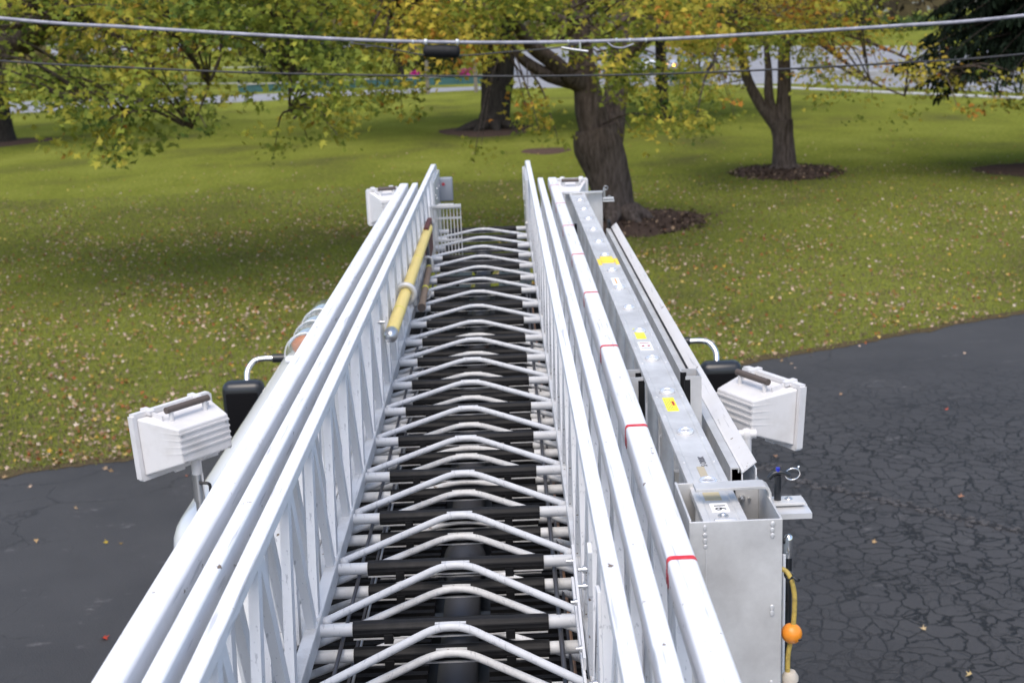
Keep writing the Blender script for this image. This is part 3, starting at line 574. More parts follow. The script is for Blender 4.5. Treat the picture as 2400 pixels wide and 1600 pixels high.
# cars
def car(name, label, x, y, rz, paintm, lit=False):
    t = thing(name, label, 'car', (x, y, 0)); t.rotation_euler = (0, 0, rz)
    Z0 = (0, 0, 0)
    mb = MB(); side = [(-2.2, .35), (2.15, .35), (2.2, .7), (2.0, .85), (1.0, .98), (-1.5, 1.0), (-2.15, .95), (-2.25, .6)]
    mb.prism([(a, b) for a, b in side][::-1], -.88, .88, 0, False, 'X') if False else None
    vs = [(a, s*.88, b) for s in (-1, 1) for a, b in side]; n_ = len(side)
    mb.add(vs, [(i, (i+1) % n_, n_+(i+1) % n_, n_+i) for i in range(n_)]+[tuple(range(n_)), tuple(range(n_, 2*n_))[::-1]])
    o = obj('car_body', mb, paintm, t, Z0); bevel(o, .08, 3)
    mb = MB(); cab = [(1.0, .97), (.25, 1.42), (-1.1, 1.44), (-1.75, .99)]; n_ = 4
    vs = [(a, s*(.82-.16*(b-.97)/.45), b) for s in (-1, 1) for a, b in cab]
    mb.add(vs, [(i, (i+1) % n_, n_+(i+1) % n_, n_+i) for i in range(n_)]+[(0, 1, 2, 3), (7, 6, 5, 4)]); o = obj('car_windows', mb, M['tealglass'], t, Z0)
    mb = MB(); mb.rbox((-.42, 0, 1.45), (1.4, 1.32, .06), .025, 2); r_ = obj('car_roof', mb, paintm, t, Z0)
    for sx in (-1.35, 1.35):
        for sy in (-.8, .8):
            mb = MB(); mb.cyl((sx, sy-.1, .32), (sx, sy+.1, .32), .32, 20); w_ = obj('wheel', mb, M['tyre'], t, Z0)
            mb = MB(); mb.cyl((sx, sy-.106, .32), (sx, sy+.106, .32), .19, 16); obj('rim', mb, M['steel'], w_, Z0)
    for sy in (-.62, .62):
        mb = MB(); mb.rbox((2.17, sy, .68), (.1, .36, .16), .04, 2); obj('headlight', mb, M['litamber'] if lit else M['wlabel'], t, Z0)
    return t
x, y, _ = onZ(1484, 172); car('parked_car', 'white car with teal windscreen seen between the leaves right of the big trunk', x, y+1.2, -.5, M['carwhite'])
x, y, _ = onZ(1576, 172); car('approaching_car', 'silver car with glowing amber lamp, beside the bare dark trunk', x+1.7, y+1, PI+.5, M['carsilver'], True)

# ------------------------------------------------------------------ litter and grass blades
def in_view(X, Y, m=1.15): return np.abs(X-.17) < (Y*.41*m+1)
n = 85000; Y = 13+37*rng.uniform(0, 1, n)**1.25; X = rng.uniform(-1, 1, n)*(Y*.47+1.5)
pat = .55+.25*np.sin(X*.7+1)*np.sin(Y*.5)+.25*np.sin(X*1.9+Y*1.1)+.2*np.sin(X*.33-Y*.8+2); fall = .62*np.where(Y < 30, 1, np.exp(-(Y-30)/6))*np.where(X < 1, 1.15, .8)
pat = pat+.35*np.sin(X*3.1+2*np.sin(Y*1.3))*np.sin(Y*2.3+X)
keep = ((Y > edge_y(X)+.02) | ((Y > edge_y(X)-.45) & (rng.uniform(0, 1, n) < .07))) & (rng.uniform(0, 1, n) < np.clip(pat+.08, .14, 1)*fall); X, Y = X[keep], Y[keep]; n = len(X)
pal = np.array([(.42, .30, .20), (.50, .37, .29), (.36, .24, .13), (.52, .38, .12), (.33, .10, .04), (.22, .12, .06), (.55, .45, .36), (.45, .28, .05)])
C = pal[rng.choice(8, n, p=[.22, .17, .16, .10, .12, .1, .08, .05])]*rng.uniform(.5, 1.1, (n, 1))
V = place(LEAF, np.stack([X, Y, rng.uniform(.02, .05, n)], 1), rng.uniform(.034, .072, n), np.stack([rng.normal(0, .6, n), rng.normal(-.1, .6, n), np.ones(n)], 1), np.stack([rng.normal(0, 1, n), rng.normal(0, 1, n), rng.normal(0, .2, n)], 1), -.5)
o = polymesh('fallen_leaves', V, 10, C, M['litter']); tagp(o, 'tan, pink and orange fallen leaves scattered over the lawn', None, None, 'stuff')
n = 150000; Y = 12.5+26*rng.uniform(0, 1, n)**1.5; X = rng.uniform(-1, 1, n)*(Y*.46+1.2); keep = Y > edge_y(X)-.03+rng.normal(0, .04, n); X, Y = X[keep], Y[keep]; n = len(X)
tn = .5+.3*np.sin(X*.9+2)*np.cos(Y*.6)+.2*np.sin(X*.31+Y*.42)+rng.normal(0, .18, n); tn = np.clip(tn, 0, 1)[:, None]
C = np.array([.104, .112, .038])*(1-tn)+np.array([.205, .23, .055])*tn; dry = rng.uniform(0, 1, n) < .14+.18*(np.sin(X*.8-Y*.5) > .3); C[dry] = np.array([.16, .13, .07])
TRI = np.array([(-.18, 0), (.18, 0), (0, 1.)])
V = place(TRI, np.stack([X, Y, np.full(n, -.002)], 1), rng.uniform(.035, .075, n), np.stack([rng.normal(0, .6, n), rng.normal(-1, .5, n), rng.uniform(.1, .8, n)], 1), np.stack([rng.normal(0, .5, n), rng.normal(0, .5, n), np.ones(n)], 1), 0)
o = polymesh('lawn_grass', V, 3, C*rng.uniform(.7, 1.25, (n, 1)), M['blade']); tagp(o, 'short green lawn grass with drier patches', None, None, 'stuff')
# single leaves on the drive
ld = [(240, 1494, (.5, .06, .03), 'red maple leaf lying on the dark drive at the lower left'), (440, 1113, (.45, .16, .08), 'reddish brown leaf under the left floodlight'),
      (85, 1269, (.42, .28, .14), 'lone tan leaf on the drive near the left edge'), (252, 1271, (.45, .32, .05), 'yellowish leaf of the close pair on the left drive'), (282, 1272, (.4, .25, .06), 'browner leaf of the close pair on the left drive'),
      (73, 1141, (.45, .33, .24), 'pale tan leaf near the lawn edge on the left drive'), (175, 1195, (.4, .28, .16), 'small dull leaf midway down the left drive'),
      (2169, 1474, (.5, .38, .22), 'curled tan leaf on the cracked drive at the lower right'), (2277, 1582, (.55, .42, .2), 'yellow-tan leaf at the bottom right on cracked asphalt'),
      (1974, 925, (.4, .25, .15), 'tan leaf on the smooth drive right of the right floodlight'), (1818, 1070, (.42, .24, .14), 'brown leaf just below the right floodlight'), (1858, 854, (.5, .37, .25), 'pale leaf by the lawn edge, upper one above the right floodlight'),
      (1866, 862, (.52, .4, .33), 'pale leaf by the lawn edge, lower one above the right floodlight'), (2220, 960, (.5, .12, .08), 'small reddish leaf far out on the right drive'), (2260, 829, (.52, .38, .28), 'pinkish leaf alone on the upper right drive'), (2045, 1270, (.45, .3, .15), 'small tan fleck of leaf in the middle of the cracked drive'), (2248, 1165, (.4, .2, .12), 'brown leaf beside the tar seam at the right')]
for i, (px, py, c, lb) in enumerate(ld):
    x, y, _ = onZ(px, py, .02); P = np.array([(x, y, .022)]); a = random.uniform(0, 6)
    V = place(LEAF, P, np.array([random.uniform(.042, .06) if i else .072]), np.array([(random.uniform(-.5, .5), random.uniform(-.6, .3), 1.)]), np.array([(math.cos(a), math.sin(a), .1)]), -.7); V[:, 2] += .02-V[:, 2].min()
    o = polymesh('fallen_leaf', V, 10, np.array([c]), M['litter']); tagp(o, lb, 'leaf', 'leaves on the drive')
# ------------------------------------------------------------------ overhead cables
def cable(name, label, P, r, Y, m, seg=10):
    pts = [onY(px, py, Y) for px, py in P]; pp = smoothpath(pts, 14); mb = MB(); mb.tube(pp, r, seg, 0); o = obj(name, mb, m); tagp(o, label, 'cable', 'overhead cables'); return o, pp
M['cablem'] = mat('lashed_cable', (.33, .33, .38), .55, noise=(9, 4, .35, .65), col2=(.2, .2, .23)); M['wire2'] = mat('black_wire', (.02, .02, .022), .5)
cable('overhead_cable', 'thick grey overhead cable, the upper of the two crossing the whole view', [(-2400, -300), (-900, -55), (0, 43), (300, 64), (600, 82), (900, 96), (1200, 100), (1500, 94), (1800, 79), (2100, 61), (2400, 37), (3200, -60), (4600, -330)], .0175, 13, M['cablem'])
cable('thin_cable', 'thin black overhead wire, the lower of the two crossing the view', [(-2400, -120), (-900, 75), (0, 143), (300, 159), (600, 171), (900, 177), (1200, 179), (1500, 175), (1800, 164), (2100, 148), (2400, 127), (3200, 40), (4600, -220)], .0105, 14, M['wire2'])
t = thing('splice_closure', 'black cylindrical splice case hung under the thick cable', 'splice case', onY(1035, 121, 13))
c0 = np.array(onY(992, 120, 13)); c1 = np.array(onY(1078, 122, 13)); mb = MB(); pts = [c0+(c1-c0)*t_ for t_ in (0, .04, .1, .3, .5, .7, .9, .96, 1)]
mb.tube(pts, [.03, .055, .062, .063, .066, .063, .062, .055, .03], 20, 0); obj('case', mb, M['rubber'], t)
for px in (998, 1072):
    a_ = np.array(onY(px, 99, 13)); mb = MB(); mb.rbox(a_, (.035, .05, .055), .008, 2); mb.cyl(a_, a_+np.array([0, 0, -.05]), .006); obj('clamp', mb, M['steel'], t)
o, _ = cable('drop_wire', 'black wire looping from the splice case up to the thick cable', [(820, 101), (900, 112), (985, 128), (1040, 131), (1110, 129), (1200, 121), (1290, 114), (1340, 106), (1380, 99)], .007, 12.97, M['wire2'])
t = thing('cable_fitting', 'pale metal dead-end fitting hanging from the thick cable at the big trunk', 'cable fitting', onY(1360, 115, 12.95))
mb = MB(); mb.tube([onY(1316, 112, 12.95), onY(1340, 116, 12.95), onY(1378, 121, 12.95)], .012, 8); obj('fitting_bar', mb, M['steel'], t)
mb = MB(); mb.cyl(onY(1359, 98, 12.95), onY(1360, 118, 12.95), .011, 8); obj('fitting_hanger', mb, M['steel'], t)
mb = MB(); mb.tube(smoothpath([onY(1424, 100, 12.97), onY(1438, 110, 12.95), onY(1460, 112, 12.95), onY(1485, 103, 12.97)], 5), .008, 7); obj('fitting_loop', mb, M['cablem'], t)
for i, px in enumerate((1332, 1445, 1476, 1514, 968)):
    py = 99 if px < 1400 else 95; a_ = np.array(onY(px, py, 13)); mb = MB(); mb.rbox(a_, (.02, .045, .045), .008, 2); tagp(obj('cable_clip', mb, M['steel']), ['small metal clip on the thick cable over the big trunk', 'small metal clip on the thick cable, first right of the big trunk', 'small metal clip on the thick cable, second right of the big trunk', 'small metal clip on the thick cable, third right of the big trunk', 'small metal clip on the thick cable left of the splice case'][i], 'clip', 'cable clips')

# ================================================================== fire truck
TR = thing('fire_truck', 'white fire truck seen from above, its three-section aerial ladder stretching ahead over the cab', 'fire truck', (0, 2, 0))
ZR, ZM, ZB = 3.207, 3.146, 3.080          # rung heights of the fly, middle and base sections
ST = [2.8133+.3556*i for i in range(-8, 19)]
def section(name, stations, xin, xout, ztop, zr, rail_h, y0, y1, chord, brace, pm, rungm, rung_half, rail_r=.004, cover=.234, shift=0, right_y1=None):
    """one ladder section: bottom chords mesh + children: top rails, truss braces, rungs, chevrons"""
    mb = MB(); cx0, cx1, cz0, cz1 = chord
    for s in (-1, 1):
        mb.prism([(s*a, b) for a, b in rrect(cx0, cx1, cz0, cz1, .003, 2)][::s], y0, y1, 0, False)
    root = obj(name, mb, M['grimy'], TR)
    for s in (-1, 1):
        mb = MB(); pr = rrect(xin, xout, ztop-rail_h, ztop, rail_r, 3); pr = [(s*a, b) for a, b in pr][::s]
        mb.prism(pr, y0, y1, 0, rail_r > .006); obj('top_rail', mb, pm, root)
    bw, bt = brace; xm = (xin+xout)/2; xm2 = (cx0+cx1)/2
    for s in (-1, 1):
        base = None
        for y in stations:
            for d in (-1, 1):
                yt = y+d*.1778
                if yt > y1-.02: continue
                if y == stations[0] or base is None: pass
                key = (s, d)
                if (name, key) not in BR:
                    mb = MB(); mb.bar((s*xm2, d*.028, cz1-.004), (s*xm, d*.168, ztop-rail_h+.003), bw, bt, (1, 0, 0)); mb.sphere((s*xm2, d*.022, cz1), .017, 0, 6, (.8, 1.1, .35)); BR[(name, key)] = mb.mesh('truss_brace', [pm])
                o = bpy.data.objects.new('truss_brace', BR[(name, key)]); COL.objects.link(o); o.parent = root; o.location = (0, y, 0)
    # rung
    mb = MB(); mb.cyl((-rung_half, 0, zr), (rung_half, 0, zr), .0158, 18, 0)
    n = 40; xs = np.linspace(-cover, cover, 25); wv = [1+.035*math.sin(i*.9)+.02*math.sin(i*.37+1) for i in range(25)]
    mb.tube([(x, 0, zr) for x in xs], [.0205*v for v in wv], n, 1, prof=lambda a, i: 1.0 if int(round(a/(2*PI)*n)) % 4 < 2 else .955, smooth=False)
    for a_, b_ in ((-.232, -.160), (-.137, .131), (.153, .231)):
        mb.b2(a_, b_, -.0235, -.0195, zr-.0165, zr-.0135, 2)  # pale strips put in for the highlight along the cover's lower lip
    for c in (-.1485, .142): mb.box((c, -.004, zr-.017), (.022, .044, .022), 1)
    me = mb.mesh('rung', [rungm, M['rubber'], M['alu_bright']])
    # bent chevron brace
    L_ = rung_half-.008; C = np.array([0, .362]); A = np.array([-L_, .046]); P0 = A+(C-A)*.8; pts = [(A[0], A[1], zr+.004)]
    for k in range(9):
        t = k/8; P2 = np.array([-P0[0], P0[1]]); p = (1-t)**2*P0+2*t*(1-t)*C+t*t*P2; pts.append((p[0], p[1], zr+.010))
    pts.append((-A[0], A[1], zr+.004))
    mb = MB(); mb.tube(pts, .0098, 14, 0); mb.b2(-.037, .037, .334, .352, zr-.004, zr+.0165)
    mb.sphere((A[0], A[1], zr), .014, 0, 6); mb.sphere((-A[0], A[1], zr), .014, 0, 6)
    mc = mb.mesh('chevron_brace', [rungm])
    for k, y in enumerate(stations):
        for nm, me_ in (('rung', me), ('chevron_brace', mc)):
            if nm == 'chevron_brace' and (k == len(stations)-1 or (zr < 3.1 and y > 4.4) or (zr < 3.2 and y > 5.9)): continue
            o = bpy.data.objects.new(nm, me_); COL.objects.link(o); o.parent = root; o.location = (0, y, 0)
    return root
BR = {}
fly = section('fly_section', [y for y in ST if y < 8.9], .318, .3495, 3.655, ZR, .030, -.9, 9.07, (.312, .343, 3.186, 3.236), (.034, .020), M['white'], M['rungw'], .312)
mid = section('middle_section', [y-.014 for y in ST if y < 7.9], .372, .406, 3.662, ZM, .056, -.9, 7.95, (.350, .400, 3.115, 3.170), (.036, .020), M['white'], M['grimy'], .352, .006)
bas = section('base_section', [y-.09 for y in ST if y < 7.9], .438, .492, 3.652, ZB, .066, -.9, 8.03, (.430, .492, 3.03, 3.10), (.042, .026), M['white'], M['grimy'], .432, .009)
# fly tips: rails turning down
for s in (-1, 1):
    mb = MB(); P = smoothpath([(s*.334, 9.05, 3.640), (s*.332, 9.13, 3.632), (s*.330, 9.19, 3.585), (s*.328, 9.23, 3.50), (s*.326, 9.25, 3.36), (s*.325, 9.25, 3.22)], 5)
    for a_, b_ in zip(P, P[1:]): mb.bar(a_, tuple(np.array(b_)+(np.array(b_)-np.array(a_))*.05), .031, .028, (s*.001, .3, 1))
    obj('rail_end', mb, M['white'], fly)
# bolted plates and tip panels
mb = MB(); mb.b2(.300, .311, 8.35, 9.22, 3.18, 3.60); mb.b2(.292, .3, 8.9, 9.0, 3.40, 3.62); obj('tip_panel', mb, M['alu_bright'], fly)
mb = MB(); mb.b2(-.311, -.300, 8.45, 9.22, 3.18, 3.60); obj('tip_panel', mb, M['alu_bright'], fly)
mb = MB(); mb.b2(.311, .3165, 8.2, 9.0, 3.24, 3.62); obj('gusset_plate', mb, M['white'], fly)
mb = MB(); mb.b2(-.3165, -.311, 8.5, 9.05, 3.24, 3.62); obj('gusset_plate', mb, M['white'], fly)
for y, z in ((8.75, 3.52), (8.7, 3.46), (8.55, 3.5), (8.6, 3.4), (8.5, 3.3), (8.35, 3.32), (8.95, 3.3), (9.05, 3.5)):
    for s in (-1, 1):
        if s < 0 and y < 8.5: continue
        mb = MB(); mb.cyl((s*.296, y, z), (s*.303, y, z), .009, 8); obj('bolt', mb, M['steel'], fly)
# bolted bracket near the camera on the right truss
mb = MB()
mb.bar((.306, 2.02, 3.19), (.309, 2.10, 3.62), .05, .006, (1, 0, 0)); mb.bar((.302, 2.50, 3.26), (.306, 3.02, 3.30), .006, .03, (0, 0, 1)); mb.bar((.300, 2.2, 3.22), (.300, 2.95, 3.245), .006, .028, (0, 0, 1)); mb.bar((.309, 2.33, 3.6), (.309, 2.40, 3.3), .035, .008, (1, 0, 0))
obj('guide_bracket', mb, M['white'], fly)
for (y, z) in ((2.03, 3.27), (2.04, 3.31), (2.06, 3.41), (2.07, 3.45), (2.3, 3.24), (2.55, 3.27), (2.75, 3.285), (2.95, 3.3), (2.34, 3.55), (2.35, 3.51)):
    mb = MB(); mb.cyl((.286, y, z), (.304, y, z), .0045, 8); mb.cyl((.295, y, z), (.301, y, z), .008, 6); obj('bolt', mb, M['steel'], fly)
for (y, z) in ((2.07, 3.40), (4.6, 3.55)):
    mb = MB(); mb.cyl((-.318, y, z), (-.292, y, z), .0055, 8); mb.cyl((-.311, y, z), (-.304, y, z), .010, 6); obj('bolt', mb, M['steel'], fly)
mb = MB(); mb.bar((-.306, 2.10, 3.20), (-.309, 2.04, 3.42), .045, .006, (1, 0, 0)); obj('guide_bracket', mb, M['white'], fly)
# red bands with numbers on the right base rail
def textmesh(s, size, ext=.0004):
    cu = bpy.data.curves.new('lettering', 'FONT'); cu.body = s; cu.size = size; cu.extrude = ext; cu.align_x = 'CENTER'; cu.align_y = 'CENTER'
    o = bpy.data.objects.new('lettering', cu); COL.objects.link(o); dg = bpy.context.evaluated_depsgraph_get(); me = bpy.data.meshes.new_from_object(o.evaluated_get(dg))
    bpy.data.objects.remove(o); return me
def text(name, s, size, loc, xdir, ydir, m, parent, bold=0, sx=1.):
    me = textmesh(s, size); X = Vector(xdir).normalized()*sx; Yv = Vector(ydir).normalized(); Zv = X.cross(Yv).normalized()
    T = Matrix(((X.x, Yv.x, Zv.x, loc[0]), (X.y, Yv.y, Zv.y, loc[1]), (X.z, Yv.z, Zv.z, loc[2]), (0, 0, 0, 1))); me.transform(T)
    me.materials.clear(); me.materials.append(m); o = bpy.data.objects.new(name, me); COL.objects.link(o); o.parent = parent
    if parent.type == 'EMPTY': o.location = -parent.location
    return o
for k, y in enumerate([2.147+.784*i for i in range(8)]):
    if y > 7.9: break
    mb = MB(); x0, x1, zt, r, e = .438, .492, 3.652, .009, .0007; hw = .0085; pr = []
    for (x, z) in [(x0-e, zt-.045)]+[(x0+r-(r+e)*math.cos(a), zt-r+(r+e)*math.sin(a)) for a in np.linspace(0, PI/2, 6)]+[(x1-r+(r+e)*math.sin(a), zt-r+(r+e)*math.cos(a)) for a in np.linspace(0, PI/2*.8, 5)]: pr.append((x, z))
    vs = [(x, y+d, z) for x, z in pr for d in (-hw, hw)]; mb.add(vs, [(2*i, 2*i+2, 2*i+3, 2*i+1) for i in range(len(pr)-1)], 0, True)
    obj('red_band', mb, M['red'], bas)
    text('band_number', '10', .042, (.4372, y-.004, 3.612), (0, -1, 0), (0, 0, 1), M['redpaint'], bas)
    if k > 1: continue
# waterway pipe under the rungs
mb = MB(); mb.tube([(0, y, 2.985) for y in (-.9, 2.2, 2.21, 2.33, 2.34, 3.6, 3.61, 3.72, 3.73, 5.5, 5.51, 5.6, 5.61, 8.4)], [.045, .045, .062, .062, .052, .052, .066, .066, .056, .056, .07, .07, .05, .05], 24, 0)
wp = obj('waterway_pipe', mb, mat('waterway_metal', (.06, .062, .07), .5, .4), TR)
mb = MB(); mb.tube([(0, 8.4, 3.0), (0, 8.55, 3.03), (0, 8.7, 3.03), (0, 8.74, 3.03), (0, 8.86, 3.03)], [.06, .075, .075, .05, .06], 20); mb.torus((0, 8.5, 3.03), .075, .012, (0, 1, 0)); obj('nozzle', mb, M['plastic'], TR)
mb = MB(); mb.b2(-.30, .30, 7.96, 8.1, 3.10, 3.15); obj('cross_member', mb, M['darksteel'], TR)
mb = MB(); mb.b2(-.31, .31, 8.62, 8.70, 3.09, 3.13); obj('cross_member', mb, M['darksteel'], TR)
mb = MB(); mb.b2(-.035, .045, 7.99, 8.03, 3.151, 3.160); obj('rating_plate', mb, M['alu_bright'], TR)
for X in (-.09, .09):
    mb = MB(); mb.b2(X-.015, X+.015, 6.4, 6.44, 3.0, 3.03); obj('marker_lamp', mb, M['amber'], TR)
# hoist wires and hydraulic lines
for X, z, r, m_ in ((-.262, 3.176, .0052, 'darksteel'), (-.236, 3.10, .004, 'steel'), (-.246, 3.10, .004, 'darksteel'), (.262, 3.176, .006, 'darksteel'), (.285, 3.09, .004, 'darksteel')):
    mb = MB(); mb.tube([(X, y, z+.002*math.sin(y*3)) for y in np.linspace(-.9, 7.8, 30)], r, 8); obj('hoist_wire', mb, M[m_], TR)
mb = MB(); mb.tube([(.295, y, 3.05) for y in (-.9, 7.0)], .005, 8); obj('copper_line', mb, mat('copper', (.6, .35, .22), .4, .7), TR)
# hose clamped on the left truss near the camera
mb = MB(); mb.tube(smoothpath([(-.385, 1.2, 3.42), (-.378, 1.75, 3.36), (-.372, 2.1, 3.31), (-.366, 2.5, 3.22), (-.362, 3.0, 3.12)], 6), .017, 14); mb.tube([(-.376, 1.80, 3.353), (-.373, 2.0, 3.327)], .021, 14)
obj('hydraulic_hose', mb, M['hose'], TR)
mb = MB(); mb.tube(smoothpath([(-.345, 1.2, 3.30), (-.350, 1.75, 3.27), (-.352, 2.1, 3.22), (-.356, 2.5, 3.15)], 6), .014, 12); obj('hydraulic_hose', mb, M['hose'], TR)

# diamond plate: sheet with raised lozenges
def diamond(name, x0, x1, y0, y1, z, pitch=.034, parent=None):
    mb = MB(); mb.b2(x0, x1, y0, y1, z-.004, z)
    nx = int((x1-x0)/pitch); ny = int((y1-y0)/pitch)
    for i in range(nx):
        for j in range(ny):
            cx = x0+pitch*(i+.5); cy = y0+pitch*(j+.5); a = PI/4 if (i+j) % 2 else -PI/4; l, w_ = pitch*.42, pitch*.12
            c, s = math.cos(a), math.sin(a); P = [(cx+c*u-s*v, cy+s*u+c*v, z-.0002) for u, v in ((-l, 0), (0, -w_), (l, 0), (0, w_))]+[(cx+c*u, cy+s*u, z+.0018) for u in (-l*.45, l*.45)]
            mb.add(P, [(0, 1, 4), (1, 5, 4), (1, 2, 5), (2, 3, 5), (3, 4, 5), (3, 0, 4)], 0, True)
    return obj(name, mb, M['alu_bright'], parent or TR)
diamond('tread_shelf', .515, .745, 2.62, 7.4, 3.0)
diamond('tread_shelf', .40, .56, .6, 2.4, 2.86)
diamond('turntable_deck', -.62, .62, 1.2, 4.3, 2.42, .04)
# pedestal, cross beams and clutter below the ladder
mb = MB(); mb.b2(-.62, .62, -1.5, 4.3, 1.9, 2.415); mb.b2(-.30, .30, 2.9, 8.0, 2.880, 2.90); mb.b2(-.32, -.09, 8.0, 9.3, 2.881, 2.90); mb.b2(.10, .32, 8.0, 9.25, 2.881, 2.90); obj('ladder_cradle', mb, M['plastic'], TR)  # the two front plates are added to darken gaps under the far rungs
for y in (2.75, 3.35, 4.05, 5.2, 6.3, 7.3):
    mb = MB(); mb.b2(-.42, .42, y-.035, y+.035, 2.905, 2.965); mb.b2(-.19, -.13, y-.2, y+.2, 2.905, 2.955, 1); mb.b2(.13, .17, y-.2, y+.2, 2.905, 2.955, 1)
    obj('cross_beam', mb, [M['plastic'], M['grimy']], TR)
# louvred rubber mats under the base rungs
mb = MB()
for k in range(150): y = 1.3+k*.045; mb.b2(-.40, -.08, y, y+.020, 2.955, 2.975)
sm_ = obj('slatted_mat', mb, M['rubber'], TR); s2_ = sm_.copy(); COL.objects.link(s2_); s2_.location.x += .48
# cab
def bevbox(name, x0, x1, y0, y1, z0, z1, r, m_, parent, seg=7):
    mb = MB(); mb.rbox(((x0+x1)/2, (y0+y1)/2, (z0+z1)/2), (x1-x0, y1-y0, z1-z0), r, seg); return obj(name, mb, m_, parent)
cab = bevbox('cab', -1.165, 1.165, 4.47, 8.55, 1.0, 2.868, .17, M['cab'], TR)
mb = MB(); mb.rbox((0, 6.4, 2.868), (.86, 3.7, .02), .008, 2); obj('roof_shade_sheet', mb, M['rubber'], cab)  # black sheet laid on the white roof to imitate shade under the ladder
for s in (-1, 1):
    mb = MB()
    for y in (5.3, 7.2): mb.rbox((s*1.162, y, 2.15), (.02, .95, .6), .03, 2)
    obj('side_window', mb, M['darkglass'], cab)
    mb = MB(); mb.rbox((s*.58, 8.55, 2.1), (1.05, .02, .75), .05, 2); obj('windscreen', mb, M['darkglass'], cab)
    mb = MB(); mb.rbox((s*.85, 8.56, 1.25), (.4, .05, .2), .03, 2); obj('headlight', mb, M['clear'], cab)
mb = MB(); mb.b2(-1.2, 1.2, -4.5, 8.3, .55, 1.0); mb.b2(-1.2, 1.2, -4.5, 4.3, 1.0, 1.88); o = obj('body', mb, M['cab'], TR); bevel(o, .03, 3)
mb = MB(); mb.rbox((0, 8.68, .7), (2.4, .3, .3), .05, 3); obj('bumper', mb, M['chrome'], TR)
for y in (7.1, -1.2, -2.5):
    for s in (-1, 1):
        mb = MB(); mb.tube([(s*1.21, y, .52), (s*1.24, y, .52), (s*.92, y, .52)][1:], .52, 28); wh = obj('wheel', mb, M['tyre'], TR)
        mb = MB(); mb.cyl((s*1.245, y, .52), (s*1.2, y, .52), .28, 20); obj('rim', mb, M['chrome'], wh)
# roof light bar: clear domes, amber inside, along the left front roof edge
M['dome'] = mat('domed_lens', (.55, .58, .55), .12); b_ = M['dome'].node_tree.nodes['Principled BSDF']; b_.inputs['Transmission Weight'].default_value = .75; b_.inputs['IOR'].default_value = 1.15
LX = -.945
mb = MB(); mb.rbox((LX, 7.2, 2.88), (.23, 1.0, .03), .012, 2); lb = obj('light_bar', mb, M['cab'], TR)
for k, (y, ln) in enumerate(((6.88, .26), (7.18, .26), (7.50, .30))):
    vs = []; mb = MB(); ys = [y-ln/2, y-ln/2+.02, y+ln/2-.02, y+ln/2]; sc = [.9, 1, 1, .9]
    prof_ = [(.115*math.cos(a), .125*math.sin(a)) for a in np.linspace(0, PI, 13)]
    for yy, f in zip(ys, sc): vs += [(LX+x*f, yy, 2.89+z*f) for x, z in prof_]
    mb.add(vs, [(i*13+j, i*13+j+1, (i+1)*13+j+1, (i+1)*13+j) for i in range(3) for j in range(12)]+[tuple(range(13))[::-1], tuple(range(39, 52))], 0, True)
    obj('lamp_dome', mb, M['dome'], lb)
    mb = MB(); mb.sphere((LX-.03, y-.04, 2.93), .075, 0, 8, (1, .8, .85)); obj('lamp_reflector', mb, M['amber'] if k == 0 else M['steel'], lb)
    mb = MB(); P = [(x, y-ln/2-.01, z) for x, z in [(LX+.119*math.cos(a), 2.89+.130*math.sin(a)) for a in np.linspace(0, PI, 15)]]; mb.tube(P, .0045, 8); obj('dome_ring', mb, M['alu_bright'], lb)
# mirrors
for s in (-1, 1):
    cx = s*1.44 if s < 0 else 1.41; mb = MB(); mb.rbox((cx, 7.36, 2.37), (.25, .13, .46), .05, 4); mi_ = obj('mirror', mb, M['plastic'], TR)
    mb = MB(); mb.rbox((cx, 7.292, 2.35), (.19, .012, .38), .006, 2); obj('mirror_back', mb, M['matteblack'], mi_)
    mb = MB(); ax = cx+s*(-.02); mb.tube(smoothpath([(ax, 7.38, 2.58), (ax, 7.42, 2.64), (ax-s*.03, 7.46, 2.685), (ax-s*.08, 7.47, 2.70), (ax-s*.15, 7.47, 2.70)], 5), .017, 12, 0); mb.tube([(ax-s*.15, 7.47, 2.70), (ax-s*.25, 7.47, 2.70)], .026, 12, 1)
    obj('mirror_arm', mb, [M['chrome'], M['plastic']], mi_)
    mb = MB(); mb.b2(cx-.01, cx+.0, 7.284, 7.287, 2.38, 2.43); obj('mirror_mark', mb, M['alu_bright'], mi_) if s > 0 else None
